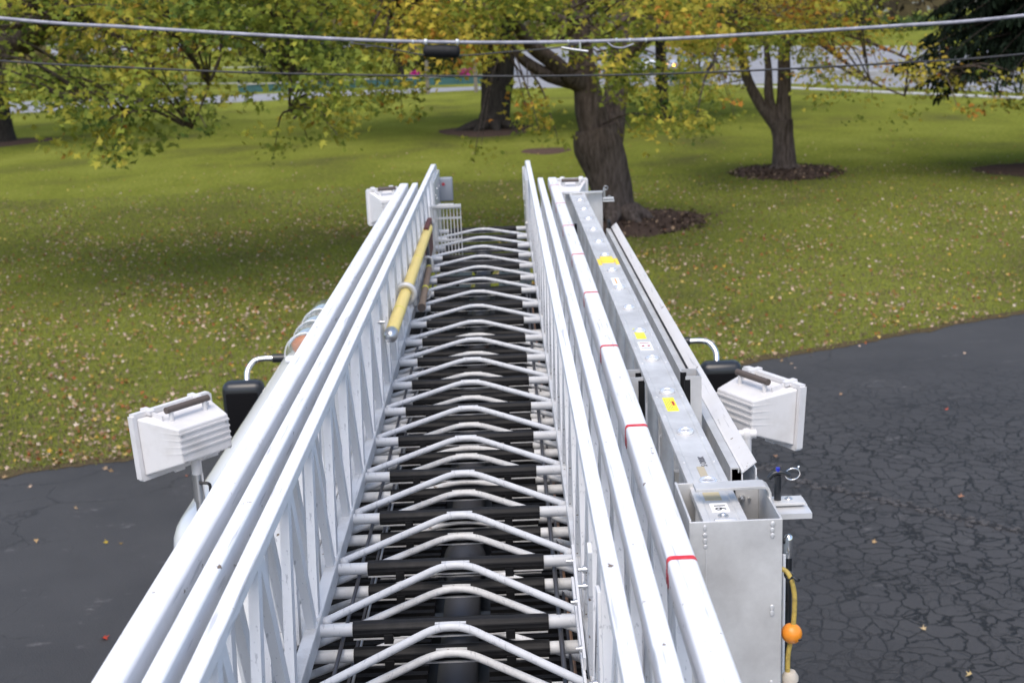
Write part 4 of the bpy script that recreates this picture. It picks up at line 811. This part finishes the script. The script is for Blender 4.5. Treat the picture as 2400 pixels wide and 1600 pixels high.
# floodlights
def flood(c, yaw, tilt, wd, ht, pole=None, hsc=1.):
    """c: centre; head faces local +Y, turned by yaw"""
    R = (Matrix.Rotation(yaw, 3, 'Z')@Matrix.Rotation(tilt, 3, 'X')); c = Vector(c); T = lambda p: c+R@Vector(p)
    hw, hh = wd/2, ht/2
    mb = MB(); fr = [(-hw*.94, .055, -hh*.92), (hw*.94, .055, -hh*.92), (hw*.94, .055, hh*.92), (-hw*.94, .055, hh*.92)]; bk = [(-hw*.66, -.115, -hh*.50), (hw*.66, -.115, -hh*.50), (hw*.66, -.115, hh*.58), (-hw*.66, -.115, hh*.58)]
    mb.add([T(p) for p in fr+bk], [(0, 1, 2, 3), (7, 6, 5, 4), (0, 4, 5, 1), (1, 5, 6, 2), (2, 6, 7, 3), (3, 7, 4, 0)])
    root = obj('floodlight', mb, M['housing'], TR); bevel(root, .006, 3)
    mb = MB()
    for y_, t_, s_ in ((.066, .02, 1.),):
        for a_, b_ in (((-hw, y_, hh), (hw, y_, hh)), ((-hw, y_, -hh), (hw, y_, -hh))): mb.bar(T(a_), T(b_), .028, .016, R@Vector((0, 0, 1)))
        for a_, b_ in (((-hw, y_, -hh), (-hw, y_, hh)), ((hw, y_, -hh), (hw, y_, hh))): mb.bar(T(a_), T(b_), .0284, .016, R@Vector((1, 0, 0)))
    mb.box(T((0, .058, 0)), (wd*.97, .008, ht*.97), 0, R)
    obj('bezel', mb, M['housing'], root)
    mb = MB(); mb.box(T((0, .078, 0)), (wd*.93, .006, ht*.9), 0, R); obj('lamp_glass', mb, M['clear'], root)
    mb = MB()     # cooling ribs: wrap the back and the two tapering sides
    for k in range(4):
        z = hh*(.42-.2*k); fz = lambda t: z*(1+.55*t)
        mb.bar(T((-hw*.66, -.117, z)), T((hw*.66, -.117, z)), .0035, .007, R@Vector((0, 0, 1)))
        for s in (-1, 1): mb.bar(T((s*hw*.662, -.114, z)), T((s*hw*.855, .012, z*1.25)), .003, .005, R@Vector((0, 0, 1)))
    obj('cooling_ribs', mb, M['housing'], root)
    mb = MB(); zt = hh*.75
    for s in (-1, 1): mb.cyl(T((s*hw*.44, -.035, zt-.012)), T((s*hw*.44, -.035, zt+.035)), .009, 10, 0)
    mb.cyl(T((-hw*.56, -.035, zt+.040)), T((hw*.56, -.035, zt+.040)), .0125, 14, 1); obj('handle', mb, [M['housing'], M['grip']], root)
    for s in (-1, 1):
        mb = MB(); mb.bar(T((s*hw*.62, .085, hh+.008)), T((s*hw*.62, .03, hh*.9+.012)), .026, .016, R@Vector((0, 0, 1))); mb.bar(T((s*hw*.62, .05, hh*.93)), T((s*hw*.6, -.02, hh*.80)), .006, .03, R@Vector((0, 0, 1)))
        obj('bezel_clip', mb, M['housing'], root)
    for s in (-1, 1):
        for k in (-1, 1):
            mb = MB(); mb.cyl(T((s*hw*.58, -.114, k*hh*.42-.006)), T((s*hw*.58, -.120, k*hh*.42-.006)), .005, 8); obj('screw', mb, M['steel'], root)
    mb = MB(); mb.cyl(T((-.02, .07, -hh-.012)), T((.02, .07, -hh-.012)), .010, 8); obj('hinge_knob', mb, M['housing'], root)
    if pole:
        bx, by, zb, zt_ = pole; kn = Vector((bx, by, zt_))
        mb = MB(); mb.sphere(kn+Vector((0, 0, .03)), .024, 0, 8, (1, .8, 1.2)); mb.cyl(kn+Vector((-.035, 0, .035)), kn+Vector((.035, 0, .035)), .017, 12); mb.tube([kn+Vector((0, 0, -.045)), kn+Vector((0, 0, .02))], .019, 12); mb.cyl(kn+Vector((0, 0, .03)), Vector(T((0, -.02, -hh*.6))), .015, 10)
        obj('knuckle', mb, M['housing'], root)
        mb = MB(); mb.cyl(kn+Vector((-.052, -.008, .035)), kn+Vector((-.03, -.008, .035)), .012, 8); obj('wing_bolt', mb, M['darksteel'], root)
        mb = MB(); mb.tube([(bx, by, zb), (bx, by, zt_-.14)], .0155, 14); mb.tube([(bx, by, zt_-.145), (bx, by, zt_-.04)], .0205, 14); obj('pole', mb, M['steel'], root)
        mb = MB(); s = -1 if bx < 0 else 1; mb.tube(smoothpath([(bx-s*.01, by-.02, zt_-.07), (bx-s*.045, by-.02, zt_-.075), (bx-s*.04, by, zt_-.12), (bx-s*.02, by+.02, zt_-.2)], 4), .006, 8); obj('lamp_cable', mb, M['hose'], root)
    return root
flood((-1.045, 4.52, 3.165), math.radians(52), math.radians(-4), .345, .235, (-1.0, 4.45, 2.6, 3.085))
flood((1.09, 4.62, 3.15), math.radians(-62), math.radians(-4), .325, .235, (1.015, 4.45, 2.6, 3.075))
flood((-.595, 8.15, 3.49), math.radians(22), math.radians(0), .20, .22)
flood((.60, 8.4, 3.49), math.radians(-8), math.radians(6), .20, .17)
# folding step at the tip
mb = MB(); Rz = None; y_ = 8.05
for k in range(9): x = -.292+.0215*k; mb.b2(x-.003, x+.003, y_-.008, y_+.008, 3.175, 3.49)
for z in (3.175, 3.28, 3.42, 3.485): mb.b2(-.298, -.115, y_-.009, y_+.009, z-.006, z+.006)
mb.b2(-.298, -.115, y_-.03, y_+.01, 3.49, 3.505); mb.b2(-.26, -.16, y_-.02, y_+.01, 3.505, 3.511)
obj('folding_step', mb, M['alu_bright'], TR)
mb = MB(); mb.b2(-.312, -.292, 8.02, 8.10, 3.17, 3.50); mb.b2(-.33, -.28, 7.98, 8.02, 3.40, 3.415); obj('step_hinge', mb, M['alu'], TR)
mb = MB(); mb.rbox((-.255, 9.12, 3.47), (.10, .06, .17), .012, 3); o = obj('junction_box', mb, mat('grey_box', (.22, .24, .27), .5), TR)
mb = MB(); mb.cyl((-.27, 9.085, 3.51), (-.27, 9.092, 3.51), .012, 10); obj('button', mb, M['redpaint'], o)

# right-hand storage trough and guard plate
mb = MB(); mb.b2(.755, .759, 3.3, 7.5, 3.12, 3.40); mb.b2(.759, .779, 3.3, 7.5, 3.396, 3.40); mb.b2(.776, .779, 3.3, 7.5, 3.385, 3.396); mb.b2(.7592, .79, 3.3, 7.5, 3.12, 3.124)
obj('storage_channel', mb, M['alu'], TR)
mb = MB(); mb.add([(.785, y, z) if i < 2 else (.823, y, z) for i, (y, z) in enumerate(((3.3, 3.12), (7.6, 3.12)))][:2]+[(.785, 7.6, 3.392), (.785, 3.3, 3.392)], [(0, 1, 2, 3)])
mb.bar((.7870, 3.3, 3.25), (.7870, 7.6, 3.25), .004, .26); mb.bar((.806, 3.3, 3.400), (.806, 7.6, 3.400), .050, .004, (-.8, 0, 1)); mb.bar((.825, 3.3, 3.33), (.825, 7.6, 3.33), .004, .13)
mb.b2(.789, .823, 7.585, 7.6, 3.12, 3.385); obj('guard_plate', mb, M['white'], TR)
mb = MB(); mb.b2(.768, .784, 7.48, 7.58, 3.15, 3.44); mb.b2(.7795, .7845, 4.2, 7.58, 3.40, 3.408); obj('rubber_edge', mb, M['rubber'], TR)
mb = MB()
for y in (4.05, 4.42, 4.8, 5.25, 5.7, 6.2): mb.b2(.70, .83, y, y+.03, 2.99, 3.12)
obj('trough_support', mb, M['alu'], TR)
mb = MB(); mb.b2(.50, .82, 2.62, 7.4, 2.93, 2.99); obj('shelf_frame', mb, M['darksteel'], TR)
# uprights that hold the stowed ladder
for x0, x1, op, y, zt_ in ((.505, .5462, 1, 3.545, 3.597), (.690, .738, -1, 3.70, 3.55)):
    mb = MB(); mb.b2(x0, x1, y, y+.004, 2.99, zt_); mb.b2(x0, x1, y+.085, y+.089, 2.99, zt_)
    bx = x0 if op > 0 else x1-.004; mb.b2(bx, bx+.004, y+.004, y+.085, 2.99, zt_); up_ = obj('upright_channel', mb, M['alu_bright'], TR)
    mb = MB(); ex_ = x1-.014 if op > 0 else x0-.004
    for yy in (y-.002, y+.083): mb.b2(ex_, ex_+.018, yy, yy+.008, 3.05, zt_-.01)
    obj('rubber_strip', mb, M['rubber'], up_)

# aluminium end box
BX0, BX1, BY0, BY1, BZ0, BZ1 = .515, .703, 2.405, 2.632, 2.90, 3.613
mb = MB(); t_ = .005
mb.b2(BX0, BX1, BY0, BY0+t_, BZ0, BZ1); mb.b2(BX0, BX0+t_, BY0+t_, BY1, BZ0, BZ1+.003); mb.b2(BX1-t_, BX1, BY0+t_, BY1, BZ0, BZ1+.001); mb.b2(BX0+t_, BX0+.045, BY1-t_, BY1, BZ0, BZ1); mb.b2(BX1-.055, BX1-t_, BY1-t_, BY1, BZ0, BZ1-.002); mb.b2(BX0+t_, BX1-t_, BY0+t_, BY1-.01, BZ0, BZ0+t_)
eb = obj('end_box', mb, M['alu'], TR); bevel(eb, .0012, 2)
mb = MB()
for xx, zs in ((BX0+.032, (3.600, 3.585, 3.572, 3.560)), (BX1-.020, (3.603, 3.590, 3.578))):
    for z in zs: mb.sphere((xx+random.uniform(-.001, .001), BY0-.001, z), random.uniform(.0038, .0052), 0, 8, (random.uniform(.8, 1.2), .3, random.uniform(1., 1.6)))
for xx, z in ((BX1-.020, 3.42), (BX1-.020, 3.408), (BX1-.020, 3.25), (BX1-.020, 3.235)): mb.sphere((xx, BY0-.001, z), .0048, 0, 8, (1, .35, 1.5))
mb.b2(BX0+.0325, BX0+.034, BY0-.0015, BY0+.001, 3.0, 3.552); obj('weld_bead', mb, M['alu_bright'], eb)
mb = MB(); mb.cyl((BX1-.042, BY1-.014, 3.575), (BX1-.042, BY1-.006, 3.575), .0075, 6); mb.cyl((BX1-.042, BY1-.022, 3.575), (BX1-.042, BY1-.006, 3.575), .004, 8); mb.cyl((BX1-.026, BY1-.012, 3.573), (BX1-.026, BY1-.006, 3.573), .0035, 8); obj('bolt', mb, M['steel'], eb)
# hasp over the box: bent strap
def strap(name, P, wd, th, m_, parent, y):
    mb = MB(); vs = []; n = len(P)
    for i, (x, z) in enumerate(P):
        a_ = Vector((P[min(i+1, n-1)][0]-P[max(i-1, 0)][0], P[min(i+1, n-1)][1]-P[max(i-1, 0)][1])).normalized(); nx, nz = -a_.y, a_.x
        for (u, v) in ((-wd/2, th/2), (wd/2, th/2), (wd/2, -th/2), (-wd/2, -th/2)): vs.append((x+nx*v, y+u, z+nz*v))
    fs = [(4*i+k, 4*i+(k+1) % 4, 4*i+4+(k+1) % 4, 4*i+4+k) for i in range(n-1) for k in range(4)]+[(0, 1, 2, 3), (4*n-1, 4*n-2, 4*n-3, 4*n-4)]
    mb.add(vs, fs); o = obj(name, mb, m_, parent); bevel(o, .0008, 2); return o
hp = strap('hasp', [(.546, 3.634), (.60, 3.635), (.680, 3.636), (.692, 3.635), (.699, 3.630), (.702, 3.622), (.703, 3.606), (.706, 3.599), (.714, 3.596), (.74, 3.596), (.776, 3.596)], .042, .006, M['alu'], TR, 2.545)
mb = MB(); mb.b2(BX1+.0005, .783, 2.535, 2.558+.02, 3.576, 3.590); mb.b2(BX1+.0005, .783, 2.49, 2.5785, 3.5765, 3.5885); obj('hasp_tab', mb, M['alu_bright'], TR)
mb = MB(); mb.tube([(.722, 2.545, 3.597), (.722, 2.545, 3.655)], .0075, 12, 0); mb.tube(smoothpath([(.703, 2.545, 3.648), (.712, 2.545, 3.657), (.722, 2.545, 3.660), (.735, 2.545, 3.659), (.747, 2.545, 3.652)], 4), .0055, 10, 0)
pin = obj('locking_pin', mb, M['plastic'], TR)
mb = MB(); mb.cyl((.722, 2.545, 3.662), (.722, 2.545, 3.671), .0045, 10); obj('release_button', mb, M['blue'], pin)
mb = MB(); mb.torus((.757, 2.56, 3.650), .0155, .0014, (0, 1, .35), 28); mb.sphere((.770, 2.563, 3.664), .003); obj('pull_ring', mb, M['chrome'], pin)
mb = MB(); mb.sphere((.746, 2.547, 3.600), .0085, 0, 8, (1, 1, .35)); mb.cyl((.746, 2.547, 3.598), (.746, 2.547, 3.605), .003, 8); obj('screw', mb, M['steel'], hp)
# far end bracket of the stowed ladder
mb = MB(); mb.b2(.525, .57, 7.60, 7.605, 3.05, 3.60); mb.b2(.66, .745, 7.60, 7.605, 3.0, 3.60); mb.b2(.53, .745, 7.64, 7.66, 3.02, 3.60); mb.b2(.515, .745, 7.56, 7.60, 3.604, 3.612); mb.b2(.746, .81, 7.56, 7.60, 3.565, 3.573); mb.b2(.746, .812, 7.56, 7.60, 3.55, 3.558)
fb = obj('far_bracket', mb, M['alu_bright'], TR)
mb = MB(); mb.cyl((.755, 7.58, 3.573), (.755, 7.58, 3.63), .007, 8); mb.torus((.765, 7.58, 3.63), .012, .002, (0, 1, .2)); mb.cyl((.785, 7.58, 3.573), (.785, 7.58, 3.583), .008, 8); obj('locking_pin', mb, M['steel'], fb)
mb = MB(); mb.b2(.505, .535, 7.2, 7.24, 3.0, 3.42); mb.b2(.545, .56, 7.05, 7.09, 2.99, 3.5); obj('rubber_strip', mb, M['rubber'], fb)

# ------------------------------------------------------------------ things carried by the truck
# stowed ladder on its side: upper beam, lower beam, rungs
RL = thing('roof_ladder', 'bare aluminium ladder marked 16 stowed on its side right of the white rails', 'ladder', (.593, 2.5, 3.15))
def beam(name, z0, sgn):
    """I-shaped channel rail; web faces up"""
    mb = MB(); x = .593; y0, y1 = 2.425, 7.62; h = .0
    mb.b2(x-.028, x+.028, y0, y1, z0-.003, z0)                # web
    for s in (-1, 1):
        P = [(s*.028, 0), (s*.031, .003), (s*.038, .0035), (s*.0445, .003), (s*.0455, .001), (s*.0455, -.011), (s*.0425, -.011), (s*.0425, -.003), (s*.028, -.003)]
        mb.prism([(x+a, z0+b*sgn) for a, b in P][::s], y0, y1, 0)
    return obj(name, mb, M['alu'], RL)
up_ = beam('side_rail', 3.600, 1); beam('side_rail', 3.17, -1)
ry = [2.66+.3556*k for k in range(14)]
rg = None; plug = None; NEW = lambda nm, me_, y, par: (lambda o: (COL.objects.link(o), setattr(o, 'parent', par), setattr(o, 'location', (-RL.location.x, y-RL.location.y, -RL.location.z) if par is RL else (0, y, 0))))(bpy.data.objects.new(nm, me_))
mb = MB(); mb.tube([(.593, 0, 3.17), (.593, 0, 3.597)], .0165, 18, 0, prof=lambda a, i: 1.0 if int(round(a/(2*PI)*18)) % 3 else .95); me_r = mb.mesh('rung', [M['alu']])
mb = MB(); mb.torus((.593, 0, 3.604), .0168, .0046, (0, 0, 1), 28, 0, 1.4); mb.tube([(.593, 0, 3.600), (.593, 0, 3.604)], .016, 20, 1); me_p = mb.mesh('rung_collar', [mat('polished_collar', (.8, .8, .8), .25, .6), mat('plug_grey', (.28, .29, .32), .4, .5)])
mb = MB()
for s in (-1, 1): mb.sphere((.593+s*.0345, -.05, 3.6035), .0034, 0, 6, (1, 1, .6)); mb.sphere((.593+s*.0345, .13, 3.6035), .0034, 0, 6, (1, 1, .6))
me_v = mb.mesh('rivets', [M['alu_bright']])
for y in ry: NEW('rung', me_r, y, RL); NEW('rung_collar', me_p, y, up_); NEW('rivets', me_v, y, up_)
def decal(name, x0, x1, y0, y1, m_, z=3.6012): mb = MB(); mb.b2(x0, x1, y0, y1, 3.5995, z); return obj(name, mb, m_, up_)
decal('number_label', .575, .612, 2.487, 2.535, M['wlabel']); text('number', '16', .034, (.5935, 2.510, 3.6017), (0, -1, 0), (1, 0, 0), M['ink'], up_)
decal('tape_patch', .571, .606, 2.555, 2.60, mat('old_adhesive', (.5, .42, .25), .6)); decal('label_window', .583, .600, 2.70, 2.765, mat('tan_label', (.42, .36, .25), .5))
text('marker_writing', '5 OR8K', .020, (.603, 2.80, 3.6011), (0, 1, 0), (-1, 0, 0), M['inkfade'], up_)
decal('warning_label', .573, .603, 3.20, 3.32, M['ylabel']); decal('warning_print', .592, .600, 3.245, 3.285, M['orangelabel'], 3.6015)
for k in range(4): decal('print_line', .5765+.0042*k, .5775+.0042*k, 3.21, 3.31 if k in (0, 3) else 3.285, M['inkfade'], 3.6015)
text('warning_word', 'WARNING', .0075, (.596, 3.265, 3.6016), (0, 1, 0), (-1, 0, 0), M['redpaint'], up_)
decal('warning_label', .575, .606, 3.99, 4.13, M['ylabel']); 
for k in range(8): decal('print_line', .578, .603, 4.00+.015*k, 4.003+.015*k, mat('label_print', (.45, .42, .05), .5) if k == 0 else bpy.data.materials['label_print'], 3.6015)
decal('notice_label', .571, .612, 3.84, 3.945, M['wlabel']); decal('print_line', .577, .606, 3.925, 3.931, M['redpaint'], 3.6015)
for xx in (.580, .598): decal('print_mark', xx, xx+.008, 3.885, 3.90, M['redpaint'], 3.6015)
decal('print_line', .577, .606, 3.86, 3.864, M['inkfade'], 3.6015)
decal('notice_label', .575, .606, 4.86, 5.0, M['wlabel']); decal('print_mark', .588, .593, 4.88, 4.98, M['orangelabel'], 3.6015)
mb = MB(); mb.b2(.567, .619, 5.33, 5.46, 3.5995, 3.6045); mb.b2(.5495, .5635, 5.27, 5.40, 3.5995, 3.6055); mb.b2(.6225, .6365, 5.27, 5.40, 3.5995, 3.6055); mb.b2(.563, .623, 5.36, 5.40, 3.5995, 3.6042); obj('yellow_wrap', mb, M['ytape'], up_)
mb = MB(); mb.sphere((.593, 2.462, 3.604), .0065, 0, 6, (1, 1, .7)); mb.cyl((.593, 2.462, 3.600), (.593, 2.462, 3.603), .011, 14); obj('end_bolt', mb, M['steel'], up_)
mb = MB(); mb.rbox((.593, 2.436, 3.603), (.045, .012, .006), .002, 2); obj('end_plate', mb, M['alu_bright'], up_)

# yellow pike pole in its ring on the left truss
pa, pb = np.array([-.288, 4.72, 3.465]), np.array([-.300, 7.60, 3.43]); 
t = thing('pike_pole', 'yellow fibreglass pole with rounded metal butt, held along the inside of the left rails', 'pike pole', tuple(pa))
mb = MB(); mb.tube([tuple(pa+(pb-pa)*k) for k in (0.02, .5, 1)], .0262, 18, 0); obj('shaft', mb, M['yellow'], t)
mb = MB(); mb.sphere(pa+(pb-pa)*.008, .0278, 0, 12, (1, 1.2, 1)); mb.tube([tuple(pa+(pb-pa)*.010), tuple(pa+(pb-pa)*.022)], .0272, 16); obj('butt_cap', mb, M['steel'], t)
for f in (.155, .60, .95): mb = MB(); mb.tube([tuple(pa+(pb-pa)*f), tuple(pa+(pb-pa)*(f+.004))], .0268, 18); obj('yellow_band', mb, M['yband'], t)
rc = pa+(pb-pa)*.29
mb = MB(); mb.torus(rc, .042, .013, (0, 1, 0), 28, 0, .9); mb.cyl((-.345, rc[1], rc[2]-.015), (rc[0]-.04, rc[1], rc[2]-.015), .018, 12); mb.b2(-.345, -.318, rc[1]-.03, rc[1]+.03, 3.35, 3.46); obj('pole_ring', mb, M['alu'], TR)
rc2 = pa+(pb-pa)*.93; mb = MB(); mb.cyl((-.345, rc2[1], rc2[2]), (rc2[0], rc2[1], rc2[2]-.01), .019, 12); obj('pole_clip', mb, M['alu'], TR)
# axe with wooden handle
aa, ab = np.array([-.262, 6.12, 3.268]), np.array([-.282, 7.18, 3.268]); t = thing('axe', 'wood-handled axe with yellow bands clipped beside the yellow pole', 'axe', tuple(aa))
mb = MB(); mb.tube([tuple(aa+(ab-aa)*k) for k in (0, .03, .06, .5, 1)], [.021, .021, .0175, .0165, .0165], 16, 0); obj('handle', mb, M['wood'], t)
mb = MB(); mb.tube([tuple(aa-np.array([0, .001, 0])), tuple(aa+(ab-aa)*.004)], .0195, 16); obj('handle_end', mb, M['grip'], t)
for f in (.42, .97): mb = MB(); mb.tube([tuple(aa+(ab-aa)*f), tuple(aa+(ab-aa)*(f+.03))], .0182, 16); obj('yellow_band', mb, M['yband'], t)
mb = MB(); mb.bar((-.282, 7.2, 3.268), (-.285, 7.33, 3.27), .05, .03); mb.bar((-.285, 7.26, 3.26), (-.29, 7.27, 3.40), .10, .014, (1, 0, 0)); obj('axe_head', mb, M['darksteel'], t)
mb = MB(); mb.b2(-.312, -.285, 7.35, 7.75, 3.28, 3.47); mb.b2(-.30, -.288, 7.40, 7.5, 3.22, 3.30, 1); obj('tool_strap', mb, [M['brownrust'], M['amber']], TR)
mb = MB(); mb.tube(smoothpath([(-.30, 7.15, 3.33), (-.285, 7.15, 3.335), (-.262, 7.15, 3.32), (-.262, 7.15, 3.25)], 4), .008, 8); mb.tube(smoothpath([(-.305, 6.5, 3.27), (-.29, 6.5, 3.235), (-.25, 6.5, 3.235), (-.238, 6.5, 3.275)], 4), .006, 8); mb.b2(-.312, -.298, 6.3, 7.3, 3.24, 3.30); obj('tool_bracket', mb, M['alu'], TR)

# gear hanging on the outer side of the end box
t = thing('black_pole', 'black pole with shiny white-capped top clipped upright to the outer side of the metal box', 'pole', (.738, 2.50, 2.9))
mb = MB(); mb.cyl((.7365, 2.50, 2.70), (.7365, 2.50, 3.495), .0078, 14); obj('shaft', mb, M['plastic'], t)
mb = MB(); mb.tube([(.7365, 2.50, 3.488), (.7365, 2.50, 3.528), (.7365, 2.50, 3.536), (.7365, 2.50, 3.539)], [.0098, .0098, .0075, .002], 16); obj('cap', mb, M['chrome'], t)
mb = MB(); mb.tube(smoothpath([(.705, 2.50, 3.553), (.712, 2.50, 3.546), (.722, 2.50, 3.528), (.731, 2.50, 3.522)], 4), .006, 8); mb.b2(.703, .735, 2.49, 2.515, 3.372, 3.390); mb.b2(.703, .728, 2.49, 2.51, 3.02, 3.05); obj('pole_holder', mb, M['plastic'], TR)
t = thing('white_rod', 'thin white rod beside the black pole on the side of the metal box', 'rod', (.726, 2.49, 2.9))
mb = MB(); mb.tube([(.7245, 2.485, 2.70), (.7245, 2.485, 3.50)], .0035, 8); obj('shaft', mb, M['wlabel'], t)
t = thing('float_cord', 'dirty yellow cord with an orange ball hanging beside the metal box', 'cord', (.74, 2.42, 2.9))
cp = [onY(*p) for p in ((1812, 1328, 2.44), (1838, 1335, 2.43), (1852, 1352, 2.42), (1861, 1385, 2.42), (1862, 1425, 2.42), (1859, 1465, 2.42), (1853, 1500, 2.42), (1847, 1535, 2.42), (1846, 1580, 2.42))]
mb = MB(); mb.tube(smoothpath(cp, 5), .0052, 12); obj('cord_line', mb, M['cord'], t)
bc = onY(1855.5, 1483, 2.42); mb = MB(); mb.sphere(bc, .0215, 0, 18); ball = obj('ball', mb, M['orange'], t)
mb = MB(); mb.sphere((bc[0]+.013, bc[1]-.0165, bc[2]-.007), .004, 0, 8, (1.2, .5, .7)); obj('ball_hole', mb, M['ink'], ball)
k0 = onY(1850, 1348, 2.43); mb = MB(); mb.torus(k0, .009, .003, (.2, -.6, 1), 16); mb.tube(smoothpath([(k0[0]-.008, 2.42, k0[2]-.01), (k0[0]+.004, 2.415, k0[2]+.003), (k0[0]+.012, 2.41, k0[2]-.004), (k0[0]+.016, 2.41, k0[2]+.002)], 3), .0028, 8); obj('cord_clip', mb, M['plastic'], t)
e0 = onY(1852, 1580, 2.42); mb = MB(); mb.tube([(e0[0], 2.42, e0[2]+.008), (e0[0], 2.42, e0[2]-.003), (e0[0], 2.42, e0[2]-.02)], [.011, .0175, .017], 16); ef = obj('end_fitting', mb, M['beige'], t)
mb = MB(); mb.tube([(e0[0]+.002, 2.42, e0[2]-.012), (e0[0]+.002, 2.42, e0[2]-.09)], .0178, 16); obj('black_sleeve', mb, M['plastic'], t)
mb = MB(); mb.b2(e0[0]+.004, e0[0]+.014, 2.4015, 2.4035, e0[2]-.04, e0[2]-.018); obj('yellow_tag', mb, M['yband'], t)
